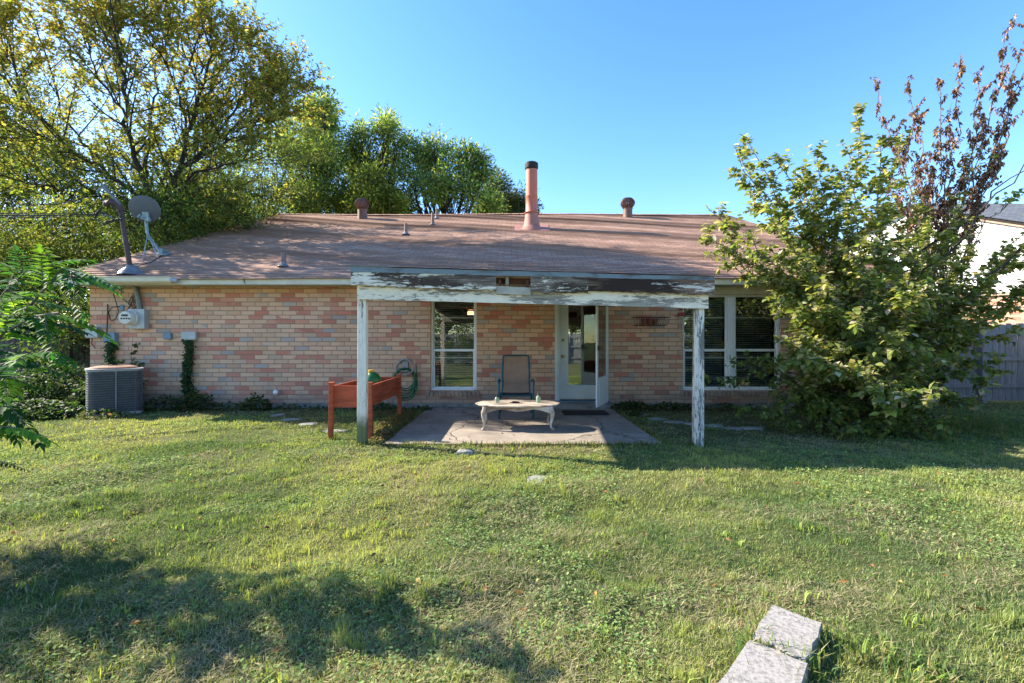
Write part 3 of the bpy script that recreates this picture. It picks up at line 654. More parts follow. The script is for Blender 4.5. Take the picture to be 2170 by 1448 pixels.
# hose on its hanger
r = thing('hose_hanger', WP(860, 790), 'grey plastic hose hanger loop on the brick wall', 'hose hanger')
b = MB(); c = WP(859, 775, .05)
b.tube([c+Vector((.175*math.cos(t)*(1-.22*math.sin(t)), -.02-.06*math.sin(t+2), .155*math.sin(t)-.02)) for t in np.linspace(0, 2*math.pi, 30)], .014, 8, False)
b.tube([c+Vector((.10*math.cos(t), .0, .07+.05*math.sin(t))) for t in np.linspace(-.3, math.pi+.3, 12)], .012, 6); b.tube([c+Vector((-.15, -.02, -.09)), c+Vector((0, -.05, -.105)), c+Vector((.15, -.02, -.09))], .018, 6)
b.obox(c+Vector((0, .035, .0)), (.12, .03, .2)); b.build('hook_loop', 'hanger', r, smooth=True)
b = MB(); hc = WP(860, 800, .06)
for k in range(6):
    rx, rzz, ox, oz = .17+.014*k+random.uniform(-.01, .01), .19+.025*k, random.uniform(-.02, .03), -.02-.02*k
    b.tube([hc+Vector((ox+rx*math.cos(t), -.012*k+.02*math.sin(3*t), oz+rzz*math.sin(t)*(1 if math.sin(t) > 0 else 1.05))) for t in np.linspace(0, 2*math.pi, 28)], .0115, 7, False)
b.tube([WP(884, 772, .1), WP(886, 800, .11), WP(884, 825, .1), WP(872, 840, .1), WP(850, 842, .12)], .0115, 7); b.tube([WP(882, 790, .13), WP(881, 815, .13), WP(876, 835, .12), WP(872, 846, .11)], .0115, 7)
tagp(b.build('garden_hose', 'hose', smooth=True), 'coiled dark green garden hose hanging left of the first window', 'garden hose')
b = MB(); b.tube([WP(872, 844, .11), WP(880, 846, .11)], .016, 8)
tagp(b.build('hose_nozzle', 'white', smooth=True), 'pale nozzle at the end of the green hose', 'nozzle') if False else None
# wire basket with pots, wind chimes
r = thing('wall_basket', WP(1376, 690), 'long rusty wire basket mounted on brick right of the door', 'basket')
b = MB(); a, c = WP(1338, 673), WP(1415, 673); l, q = WP(1343, 690), WP(1409, 690)
for z, x0, x1, d in ((a.z, a.x, c.x, .17), (l.z, l.x, q.x, .12)):
    b.tube([(x0, WY-.01, z), (x0, WY-d, z), (x1, WY-d, z), (x1, WY-.01, z), (x0, WY-.01, z)], .006, 5)
for i in range(15):
    t = i/14; b.tube([(a.x+(c.x-a.x)*t, WY-.17, a.z), (l.x+(q.x-l.x)*t, WY-.12, l.z), (l.x+(q.x-l.x)*t, WY-.01, l.z)], .0035, 4)
b.build('wire_frame', 'rustwire', r)
for px in (1364, 1376, 1387):
    c = WP(px, 689, .08); rr = thing('flower_pot', c, {1364: 'leftmost', 1376: 'middle', 1387: 'rightmost'}[px]+' of three small terracotta pots in the wire basket', 'flower pot', 'pots in the wire basket')
    b = MB(); b.lathe(c, [(.03, 0), (.045, .09), (.052, .09), (.052, .12), (.045, .12), (.04, .1), (0, .1)], 16); b.build('pot', 'terra', rr, smooth=True)
r = thing('wind_chime', WP(1440, 655), 'wind chime with red top and pale tubes beside the double window', 'wind chime'); c = WP(1440, 658, .12)
b = MB(); b.tube([c+Vector((-.05, 0, .0)), c+Vector((-.02, 0, .02)), c+Vector((0, .0, .0)), c+Vector((.03, 0, .02)), c+Vector((.06, 0, 0))], .008, 5); b.tube([c+Vector((0, .11, .03)), c], .005, 5); b.build('hook', 'black', r)
b = MB()
for k in (-1, 1): b.lathe(c+Vector((.035*k, 0, -.09)), [(.03, -.03), (.04, 0), (.03, .04), (0, .05)], 10)
b.build('top_bell', 'chimered', r)
b = MB()
for k, L in enumerate((.30, .36, .32, .28)): b.tube([c+Vector((-.045+.03*k, .015*(k % 2), -.12)), c+Vector((-.045+.03*k, .015*(k % 2), -.12-L))], .006, 6)
b.build('tube', 'chime', r)
b = MB(); b.tube([c+Vector((-.01, 0, -.6)), c+Vector((-.01, 0, -.95))], .008, 6); b.lathe(c+Vector((-.01, 0, -.55)), [(.0, -.05), (.022, 0), (0, .05)], 8); b.build('clapper', 'chime', r)
# ------------------------------------------------------------ indoors behind the glass
fx = thing('ceiling_fan', (-1.0, 11.0, 2.41), 'lit wooden ceiling fan seen through the top of the left window', 'ceiling fan')
b = MB(); b.tube([(-1., 11., 2.41), (-1., 11., 2.2)], .02, 8); b.lathe((-1., 11., 2.08), [(.02, 0), (.09, .02), (.1, .1), (.04, .14)], 16); b.build('motor', 'fan', fx, smooth=True)
for k in range(5):
    a = k*2*math.pi/5+.3; b = MB(); d = Vector((math.cos(a), math.sin(a), 0)); b.bar(Vector((-1, 11, 2.14))+d*.12, Vector((-1, 11, 2.14))+d*.6, .13, .01); b.build('blade', 'fan', fx)
b = MB(); b.lathe((-1., 11., 2.0), [(0, -.05), (.07, -.03), (.09, .03), (.04, .08)], 16); b.build('lamp_shade', 'lamp', fx, smooth=True)
# ------------------------------------------------------------ patio cover
pc = thing('patio_cover', (.2, 5.8, 0), 'sagging white patio cover with peeling paint and rotted front board', 'patio cover')
MT['post1'] = peel('left_post_paint', 2, (.86, .77, .64), (.19, .16, .13), amount=.0, moss=True, sc=4.5)
MT['post2'] = peel('right_post_paint', 2, (.78, .72, .62), (.20, .19, .165), (.09, .08, .065), amount=.62, sc=4.2)
MT['beam'] = peel('lower_beam_paint', 0, (.88, .78, .62), (.30, .27, .225), (.13, .10, .075), amount=.50, sc=3.6)
MT['fb1'] = peel('front_board_paint', 0, (.84, .76, .62), (.19, .15, .115), (.06, .04, .028), amount=.85, sc=3.4, rot=.5)
MT['fb2'] = peel('rotten_board', 0, (.7, .64, .55), (.17, .105, .068), (.03, .018, .013), amount=1.15, sc=3.2, rot=.45)
YB = 5.80
def beam_z(px, y): return CH+(724-y)*YB/F
def bx(px): return (px-1085)*YB/F
def post(px0, px1, ybot, ytop, mat, d=.10):
    b = MB(); a, c = bx(px0), bx(px1); 
    b.hexa([(a, YB-.02, -.1), (c, YB-.02, -.1), (c, YB-.02+d, -.1), (a, YB-.02+d, -.1), (a+.01, YB-.02, ytop), (c+.002, YB-.02, ytop), (c+.002, YB-.02+d, ytop), (a+.01, YB-.02+d, ytop)])
    b.build('post', mat, pc, bevel=.005)
post(757, 776, 938, beam_z(0, 635), 'post1'); post(1471, 1491, 950, beam_z(0, 655), 'post2')
def sloped(mb, px0, px1, ya0, ya1, yb0, yb1, y0, y1, n=24, jag=0., seedv=0):
    """board spanning px0..px1; top edge ya0..ya1, bottom edge yb0..yb1 (px rows), ragged bottom"""
    rr = random.Random(seedv); top = []; bot = []
    for i in range(n+1):
        t = i/n; s = YB/F; x = (px0+(px1-px0)*t-1085)*s
        top.append((x, CH+(724-(ya0+(ya1-ya0)*t))*s)); bot.append((x, CH+(724-(yb0+(yb1-yb0)*t))*s+jag*(rr.random()-.4)))
    for i in range(n):
        (xa, za), (xb, zb), (xc, zc), (xd, zd) = bot[i], bot[i+1], top[i+1], top[i]
        mb.quad([(xa, y0, za), (xb, y0, zb), (xc, y0, zc), (xd, y0, zd)]); mb.quad([(xb, y1, zb), (xa, y1, za), (xd, y1, zd), (xc, y1, zc)])
        mb.quad([(xa, y1, za), (xb, y1, zb), (xb, y0, zb), (xa, y0, za)]); mb.quad([(xd, y0, zd), (xc, y0, zc), (xc, y1, zc), (xd, y1, zd)])
    for k, f in ((0, 1), (n, -1)):
        q = [(bot[k][0], y0, bot[k][1]), (top[k][0], y0, top[k][1]), (top[k][0], y1, top[k][1]), (bot[k][0], y1, bot[k][1])]; mb.quad(q[::f])
b = MB(); sloped(b, 760, 1497, 607, 624, 635, 655, YB-.06, YB-.022, 40, .004, 3); b.build('beam', 'beam', pc)
b = MB(); sloped(b, 762, 1495, 600, 618, 631, 651, YB+.0, YB+.04, 4); b.build('inner_beam', 'rafter', pc)
fy0, fy1 = YB-.115, YB-.065
FR = [(750, 1052, 577.5, 585.5, 607, 618, 'fb1', .016), (1124, 1243, 588, 592, 622, 623, 'fb1', .03), (1243, 1506, 591.5, 596, 617, 627, 'fb2', .022)]
for i, (a, c, t0, t1, b0, b1, mt, jg) in enumerate(FR):
    b = MB(); sloped(b, a, c, t0, t1, b0, b1, fy0, fy1, max(8, int((c-a)/9)), jg, i+5); b.build('front_board', mt, pc)
b = MB(); sloped(b, 1052, 1124, 608, 612, 624, 628, fy0+.02, fy1, 8, .008, 9); b.build('board_patch', 'rafter', pc)
b = MB(); sloped(b, 1040, 1140, 588, 590, 600, 602, YB+.05, YB+.09, 3); sloped(b, 1056, 1062, 594, 594, 618, 618, YB-.04, YB+.05, 2); sloped(b, 1114, 1121, 594, 594, 618, 618, YB-.04, YB+.05, 2); b.build('exposed_blocking', 'rustwood', pc)
# metal drip edge in bent pieces
segs = [(749, 873, 566, 572, 579.5, 582), (871, 993, 572, 575.5, 582.5, 585.5), (991, 1090, 576, 577.5, 586, 588), (1088, 1240, 577.5, 581, 588, 591), (1236, 1262, 581, 583, 590, 592), (1259, 1380, 583, 586, 592.5, 594.5), (1376, 1505, 586, 588, 595, 597)]
for i, (a, c, t0, t1, b0, b1) in enumerate(segs):
    b = MB(); sloped(b, a, c, t0, t1, b0, b1, fy0-.006-.002*(i % 2), fy0-.001-.002*(i % 2), 10, .004, i+30); b.build('drip_edge', 'flash', pc)
b = MB(); zl, zr = beam_z(0, 568), beam_z(0, 589)
xl, xr = bx(750), bx(1505)
b.hexa([(xl, fy0, zl-.03), (xr, fy0, zr-.03), (xr, EY-.02, EZ-.13), (xl, EY-.02, EZ-.13), (xl, fy0, zl-.002), (xr, fy0, zr-.002), (xr, EY-.02, EZ-.1), (xl, EY-.02, EZ-.1)]); b.build('roof_deck', 'rafter', pc)
b = MB()
n = 30
for i in range(n):
    for j in range(12):
        f = lambda t, s: (xl-.02+(xr-xl+.04)*t, fy0-.02+(EY-.03-fy0)*s, (zl+(zr-zl)*t)*(1-s)+(EZ-.095)*s+.006)
        t0, t1, s0, s1 = i/n, (i+1)/n, j/12, (j+1)/12
        P4 = [f(t0, s0), f(t1, s0), f(t1, s1), f(t0, s1)]; b.quad(P4, [(p[0], p[1]/.13) for p in P4])
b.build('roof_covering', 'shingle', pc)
for i in range(8):
    t = (i+.02)/7.05; x = xl+.06+(xr-xl-.12)*t; z0 = zl+(zr-zl)*t-.035
    b = MB(); b.hexa([(x-.02, fy1+.005, z0-.13), (x+.02, fy1+.005, z0-.13), (x+.02, EY, EZ-.27), (x-.02, EY, EZ-.27), (x-.02, fy1+.005, z0), (x+.02, fy1+.005, z0), (x+.02, EY, EZ-.135), (x-.02, EY, EZ-.135)]); b.build('rafter', 'rafter', pc)
# ------------------------------------------------------------ furniture and things on the patio
def coffee_table():
    cx, cy, zt = .085, 6.93, .40; r = thing('coffee_table', (cx, cy, .028), 'oval whitewashed wooden coffee table with curved legs on the patio', 'coffee table')
    b = MB(); n = 56; rings = [(0, zt), (.60, zt), (.97, zt), (1.0, zt-.008), (1.0, zt-.018), (.985, zt-.026), (.95, zt-.03), (0, zt-.03)]
    a_, b_ = .635, .345
    def rim(k, f):
        t = 2*math.pi*k/n; s = 1+.018*math.cos(t*12)*(f > .9); return cx+a_*f*s*math.copysign(abs(math.cos(t))**.86, math.cos(t)), cy+b_*f*s*math.copysign(abs(math.sin(t))**.86, math.sin(t))
    st0 = len(b.v)
    for f, z in rings:
        for k in range(n): x, y = rim(k, f); b.v.append((x, y, z))
    for i in range(len(rings)-1):
        for k in range(n): k2 = (k+1) % n; b.face((st0+i*n+k2, st0+i*n+k, st0+(i+1)*n+k, st0+(i+1)*n+k2))
    b.build('tabletop', 'table', r, smooth=True)
    b = MB(); lx, ly = .49, .24
    for (p, q) in (((-lx, -ly), (lx, -ly)), ((lx, -ly), (lx, ly)), ((lx, ly), (-lx, ly)), ((-lx, ly), (-lx, -ly))):
        m_ = 20; p, q = Vector((cx+p[0], cy+p[1], 0)), Vector((cx+q[0], cy+q[1], 0)); nn = (q-p).normalized().cross(Vector((0, 0, 1)))*.009
        for i in range(m_):
            zb = lambda t: zt-.085-.018*math.cos(t*math.pi*4)-.02*(abs(t-.5)*2)**4
            P0, P1 = p.lerp(q, i/m_), p.lerp(q, (i+1)/m_); z0, z1 = zb(i/m_), zb((i+1)/m_)
            b.hexa([P0-nn+Vector((0, 0, z0)), P1-nn+Vector((0, 0, z1)), P1+nn+Vector((0, 0, z1)), P0+nn+Vector((0, 0, z0)), P0-nn+Vector((0, 0, zt-.031)), P1-nn+Vector((0, 0, zt-.031)), P1+nn+Vector((0, 0, zt-.031)), P0+nn+Vector((0, 0, zt-.031))])
    b.build('apron', 'table', r)
    for sx in (-1, 1):
        for sy in (-1, 1):
            b = MB(); pr = [(0, zt-.032, .034), (.006, zt-.075, .036), (.022, zt-.115, .036), (.024, .24, .028), (.012, .17, .022), (.0, .11, .017), (.004, .07, .017), (.02, .05, .024), (.028, .035, .028), (.024, .028, .022)]
            b.tube([(cx+sx*(.485+o_), cy+sy*(.235+o_*.7), z) for o_, z, _ in pr], [q[2] for q in pr], 10); b.build('leg', 'table', r, smooth=True)
    return zt
zt = coffee_table()
def bottle(px, lab, h, cap, w=.035):
    x = (px-1085)*6.9/F; r = thing('glass_bottle', (x, 6.9, zt), lab, 'bottle')
    b = MB(); b.lathe((x, 6.9, zt+.001), [(w*.9, 0), (w, .008), (w, h*.55), (w*.85, h*.66), (w*.4, h*.74), (w*.38, h*.8)], 18); b.build('body', 'bottle', r, smooth=True)
    b = MB(); b.lathe((x, 6.9, zt+h*.8), [(w*.5, 0), (w*.5, h*.16), (w*.42, h*.2), (0, h*.2)], 14); b.build('cap', cap, r, smooth=True)
bottle(1053.5, 'small clear bottle with dark cap on the left end of the coffee table', .115, 'black', .036); bottle(1141, 'taller pale green bottle with brown cap on the right of the coffee table', .145, 'mast', .036)
c = Vector(((1093-1085)*6.9/F, 6.88, zt+.001)); r = thing('ashtray', c, 'dark dish with bits of debris in the middle of the coffee table', 'ashtray')
b = MB(); b.lathe(c, [(.05, 0), (.06, .02), (.055, .02), (.045, .006), (0, .006)], 18); b.build('dish', 'soot', r, smooth=True)
b = MB()
for k in range(7): a = random.uniform(0, 6.3); q = c+Vector((random.uniform(-.1, .1), random.uniform(-.04, .04), .008)); b.bar(q, q+Vector((math.cos(a), math.sin(a), .05))*.05, .008, .008)
b.build('debris', 'soot', r)
def chair():
    cx, cy = .07, 7.95; r = thing('patio_chair', (cx, cy, .028), 'high back patio chair with brown sling and teal arms against the wall', 'chair')
    hw = .245
    b = MB()
    for s in (-1, 1):
        x = cx+s*hw
        for f in (1,):
            pts = [(cx+s*.285, cy-.30, .03), (cx+s*.285, cy-.31, .40), (cx+s*.29, cy-.30, .60), (cx+s*.295, cy-.24, .655), (cx+s*.295, cy-.02, .665), (cx+s*.28, cy+.20, .62)]
            b.tube(pts, [.018, .02, .02, .022, .022, .018], 10)
        b.tube([(x, cy-.28, .42), (x, cy+.05, .385), (x, cy+.18, .42), (x, cy+.32, .80), (x-s*.012, cy+.40, 1.06)], .016, 8)
        b.tube([(cx+s*.285, cy+.32, .03), (cx+s*.275, cy+.20, .40), (x, cy+.15, .42)], .016, 8)
    b.tube([(cx-hw, cy-.28, .415), (cx+hw, cy-.28, .415)], .014, 8); b.tube([(cx-.28, cy-.2, .3), (cx+.28, cy-.2, .3)], .012, 6)
    b.tube([(cx-hw+.012, cy+.40, 1.06), (cx-hw+.08, cy+.402, 1.075), (cx+hw-.08, cy+.402, 1.075), (cx+hw-.012, cy+.40, 1.06)], .016, 8); b.build('frame', 'teal', r, smooth=True)
    for nm, prof, mt in (('backrest', [(.17, .43), (.24, .56), (.315, .79), (.37, .96), (.398, 1.082)], 'sling'), ('seat', [(-.285, .432), (-.12, .40), (.05, .392), (.15, .42)], 'dsling')):
        b = MB(); W_ = 8
        for i in range(len(prof)-1):
            for j in range(W_):
                t0, t1 = j/W_, (j+1)/W_; sg = lambda t: .014*math.sin(math.pi*t)
                xx = lambda t: cx-hw+2*hw*t; (ya, za), (yb, zb_) = prof[i], prof[i+1]
                for o_, fl in ((-.004, 1), (.004, -1)):
                    q = [(xx(t0), cy+ya+sg(t0)+o_, za-sg(t0)*.4+o_), (xx(t1), cy+ya+sg(t1)+o_, za-sg(t1)*.4+o_), (xx(t1), cy+yb+sg(t1)+o_, zb_-sg(t1)*.4+o_), (xx(t0), cy+yb+sg(t0)+o_, zb_-sg(t0)*.4+o_)]; b.quad(q[::fl])
        b.build(nm, mt, r, smooth=True)
chair()
def planter():
    x0, x1, y0, y1 = -2.45, -1.95, 6.22, 7.80; r = thing('raised_planter', ((x0+x1)/2, (y0+y1)/2, 0), 'red stained raised planter trough on tall legs beside the left post', 'planter')
    zb, zt_ = .43, .725
    for nm, q in (('side_panel', (x0, x1, y0, y0+.022)), ('side_panel', (x0, x1, y1-.022, y1)), ('side_panel', (x0, x0+.022, y0+.022, y1-.022)), ('side_panel', (x1-.022, x1, y0+.022, y1-.022))):
        b = MB(); b.box(*q, zb, zt_); b.build(nm, 'red', r, bevel=.002)
    for x in (x0-.012, x1+.012):
        for y in (y0-.012, y1+.012):
            b = MB(); s = .03; sp = (1 if x > -2.2 else -1)*.012
            b.hexa([(x-s+sp, y-s, -.03), (x+s+sp, y-s, -.03), (x+s+sp, y+s, -.03), (x-s+sp, y+s, -.03), (x-s, y-s, .755), (x+s, y-s, .755), (x+s, y+s, .755), (x-s, y+s, .755)])
            b.box(x-s-.008, x+s+.008, y-s-.008, y+s+.008, .7555, .775); b.build('leg', 'red', r, bevel=.005)
    b = MB(); b.box(x0+.022, x1-.022, y0+.022, y1-.022, zb+.01, .60); b.build('soil', 'soil', r)
planter()
c = Vector(((789-1085)*7.3/F, 7.3, .60)); r = thing('watering_jug', c, 'green plastic jug with yellow cap standing in the red planter', 'jug')
b = MB(); b.lathe(c, [(.11, 0), (.12, .02), (.12, .13), (.09, .19), (.045, .23), (.045, .24)], 20, None, 1.2, .8); b.build('body', 'bottleg', r, smooth=True)
b = MB(); b.lathe(c+Vector((-.02, 0, .238)), [(.045, 0), (.045, .035), (.035, .04), (0, .04)], 16); b.build('cap', 'yellow', r, smooth=True)
b = MB(); a = GP(1188, 882); b.box(a.x+.05, a.x+.85, 8.02, 8.42, .03, .05)
for i in range(9): b.box(a.x+.07, a.x+.83, 8.04+i*.043, 8.06+i*.043, .05, .06)
tagp(b.build('door_mat', 'mat'), 'dark ribbed door mat on the patio before the door', 'door mat')
# ------------------------------------------------------------ air conditioner
def ac():
    A = Vector((-7.44, 7.96, 0)); B_ = Vector((-6.88, 8.50, 0)); d = (B_-A).normalized(); nb = Vector((-d.y, d.x, 0)); L = .77; C0 = A+d*L/2+nb*L/2
    r = thing('air_conditioner', C0, 'boxy outdoor air conditioner with dark grille sides and rusty top at left corner', 'air conditioner')
    def outline(h, rad, n=8):
        out = []
        for k, (sx, sy) in enumerate(((1, -1), (1, 1), (-1, 1), (-1, -1))):
            for i in range(n+1):
                a = math.pi/2*(k-1)+math.pi/2*i/n; out.append(C0+d*(sx*(h-rad)+rad*math.cos(a))+nb*(sy*(h-rad)+rad*math.sin(a)))
        return out
    def prism(mb, h, rad, z0, z1):
        o = outline(h, rad); n = len(o); b0 = len(mb.v); mb.v += [(p.x, p.y, z0) for p in o]+[(p.x, p.y, z1) for p in o]
        for i in range(n): j = (i+1) % n; mb.face((b0+i, b0+j, b0+n+j, b0+n+i))
        mb.face([b0+i for i in range(n)][::-1]); mb.face([b0+n+i for i in range(n)])
    b = MB(); prism(b, .37, .10, .04, .80); b.build('cabinet', 'accab', r)
    b = MB(); prism(b, .40, .12, .0, .045); b.build('base_pan', 'acrim', r); b = MB(); prism(b, .395, .12, .79, .815); prism(b, .405, .12, .8155, .835); b.build('rim', 'acrim', r)
    b = MB(); o = outline(.388, .115); z = .075
    while z < .785: b.tube([(p.x, p.y, z) for p in o+[o[0]]], .0028, 4, False); z += .043
    for s, nn_ in ((o, 1),):
        per = [(o[i]-o[(i+1) % len(o)]).length for i in range(len(o))]; tot = sum(per); u = 0; k = 0; acc = 0
        while u < tot:
            while u > acc+per[k]: acc += per[k]; k += 1
            p = o[k].lerp(o[(k+1) % len(o)], (u-acc)/max(per[k], 1e-6)); b.box(p.x-.0012, p.x+.0012, p.y-.0012, p.y+.0012, .045, .79); u += .014
    b.build('grille', 'acwire', r)
    b = MB(); p = A+d*(L/2)-nb*.008
    b.tube([(p.x, p.y, .045), (p.x, p.y, .79)], .007, 6); b.build('corner_strip', 'acrim', r)
    b = MB(); b.lathe((C0.x, C0.y, .8355), [(.36, 0), (.35, .02), (.24, .045), (.05, .055), (0, .055)], 32)
    for i in range(7): b.lathe((C0.x, C0.y, .85), [(.06+.045*i, .05-.007*i), (.063+.045*i, .054-.007*i), (.066+.045*i, .05-.007*i)], 28)
    b.build('fan_guard', 'acrust', r)
ac()
# ------------------------------------------------------------ stones, blocks
def slabby(name, pts, z0, z1, mat, label, cat, group=None, jit=.01):
    n = len(pts); b = MB(); cx = sum(p[0] for p in pts)/n; cy = sum(p[1] for p in pts)/n
    P = []
    for i in range(n):
        p, q = pts[i], pts[(i+1) % n]; ds = math.hypot(p[0]-q[0], p[1]-q[1]); k = max(1, min(5, int(ds/.035)))
        for j in range(k): t = j/k; P.append((p[0]+(q[0]-p[0])*t+random.uniform(-jit, jit)*.5, p[1]+(q[1]-p[1])*t+random.uniform(-jit, jit)*.5))
    n = len(P); s0 = len(b.v)
    rings = [(1., z0), (1., z1-.008), (.975, z1)]
    for f, z in rings:
        for x, y in P: b.v.append((cx+(x-cx)*f, cy+(y-cy)*f, z+random.uniform(-.001, .001)))
    for i in range(2):
        for k in range(n): k2 = (k+1) % n; b.face((s0+i*n+k, s0+i*n+k2, s0+(i+1)*n+k2, s0+(i+1)*n+k))
    b.face([s0+2*n+k for k in range(n)]); o = b.build(name, mat); tagp(o, label, cat, group); return o
BL = [[(1.248, 2.18), (1.024, 1.944), (1.165, 1.80), (1.389, 2.03)], [(1.005, 1.925), (.66, 1.575), (.85, 1.40), (1.155, 1.785)]]
for i, (pts, lb) in enumerate(zip(BL, ('pale concrete block in the grass, upper one of the pair by the bottom edge', 'pale concrete block cut off by the bottom edge, lower one of the pair'))):
    z = hz1(1.1, 1.9); slabby('concrete_block', pts[::-1], z-.03, z+.062, 'block', lb, 'concrete block', 'concrete blocks in the grass', .012)
def blob(cx, cy, rx, ry, a=0, n=9):
    out = []
    for k in range(n):
        t = 2*math.pi*k/n; f = random.uniform(.78, 1.08); x, y = rx*f*math.cos(t), ry*f*math.sin(t); out.append((cx+x*math.cos(a)-y*math.sin(a), cy+x*math.sin(a)+y*math.cos(a)))
    return out
STONES = []
def stone(px, py, rx, ry, lab, zt=.02, a=0, grp='stepping stones in the lawn'):
    rx *= .78; zt *= .55; g = GP(px, py); pts = blob(g.x, g.y, rx, ry, a); z = hz1(g.x, g.y); slabby('flagstone', pts, z-.04, z+zt, 'stone', lab, 'flagstone', grp, .01); STONES.append((g.x, g.y, max(rx, ry)))
stone(588, 881, .17, .17, 'bluish flagstone farthest back by the left brick wall', .03); stone(616, 891, .22, .12, 'bluish flagstone just in front of the farthest left one', .03)
stone(655, 900, .2, .13, 'flagstone between the bluish pair and the red planter', .02); stone(712, 914, .28, .12, 'flat stone half under grass beneath the red planter', .015)
stone(1140, 1018, .13, .17, 'worn stone in the lawn in front of the patio', .012)
for i, (px, py, rx, ry, lab) in enumerate(((1345, 880, .30, .10, 'long stone at the patio end of the edging row'), (1392, 890, .22, .09, 'second edging stone from the patio'), (1426, 896, .24, .10, 'edging stone just left of the right post'), (1462, 899, .16, .08, 'edging stone mostly behind the right post'),
        (1512, 904, .20, .09, 'edging stone just right of the right post'), (1552, 908, .22, .08, 'edging stone next to last from the shrub'), (1596, 909, .2, .07, 'last edging stone before the shrub'))):
    stone(px, py, rx, ry, lab, .045, -.25 if i == 0 else -.05, 'edging stones right of the patio')
g = GP(985, 963); b = MB(); 
for i in range(1):
    n = 10; s0 = 0
    for f, z in ((.8, -.03), (1, .01), (.9, .04), (.5, .055)):
        for k in range(n): t = 2*math.pi*k/n; q = f*(1+.18*math.sin(k*2.3)); b.v.append((g.x+.11*q*math.cos(t), g.y+.07*q*math.sin(t), z+.008*math.sin(k*1.7)))
    for i in range(3):
        for k in range(n): k2 = (k+1) % n; b.face((i*n+k, i*n+k2, (i+1)*n+k2, (i+1)*n+k))
    b.face([3*n+k for k in range(n)])
tagp(b.build('rock', 'stone', bevel=.006), 'fist sized pale rock in the grass before the patio', 'rock'); STONES.append((g.x, g.y, .1))
# ------------------------------------------------------------ fences, neighbour
def fence(name, p, q, h, mat, label, base=0, rails_side=-1, post_every=2.4, bw=.14):
    p, q = Vector((*p, base)), Vector((*q, base)); d = (q-p).normalized(); nrm = Vector((-d.y, d.x, 0)); L = (q-p).length
    r = thing(name, p, label, 'fence'); R = Matrix((d, nrm, Vector((0, 0, 1)))).transposed()
    b = MB(); u = 0
    while u < L:
        w = bw*random.uniform(.93, 1.02); hh = h+random.uniform(-.025, .02); lean = random.uniform(-.006, .006)
        c0 = p+d*(u+w/2)+nrm*random.uniform(-.004, .004)
        a = w/2-.004; t = .009
        lo = [c0+d*x+nrm*y for x, y in ((-a, -t), (a, -t), (a, t), (-a, t))]; hi = [x+Vector((lean, 0, hh)) for x in lo]; b.hexa([x+Vector((0, 0, .02)) for x in lo]+hi); u += w+random.uniform(.002, .010)
    b.build('boards', mat, r)
    for z in (.35, h*.55, h-.22):
        b = MB(); b.bar(p+nrm*.032*rails_side+Vector((0, 0, z)), q+nrm*.032*rails_side+Vector((0, 0, z+.01)), .038, .085); b.build('rail', mat, r)
    u = 0
    while u <= L:
        b = MB(); c = p+d*u+nrm*.098*rails_side; b.box(c.x-.045, c.x+.045, c.y-.045, c.y+.045, base-.1, base+h-.06); b.build('post', mat, r); u += post_every
    return r
fence('wood_fence', (7.95, 10.1), (15.0, 10.1), 1.72, 'fence', 'weathered grey board fence behind the big shrub, right of the house')
fence('wood_fence', (11.6, 9.9), (11.6, -9.0), 1.72, 'fence', 'weathered board fence closing the right side of the yard', rails_side=1)
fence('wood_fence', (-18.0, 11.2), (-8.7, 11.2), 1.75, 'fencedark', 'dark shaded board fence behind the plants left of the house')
fence('wood_fence', (-16, -9.0), (11.5, -9.0), 1.8, 'fence', 'weathered board fence across the back of the yard, mirrored in the door', rails_side=1)
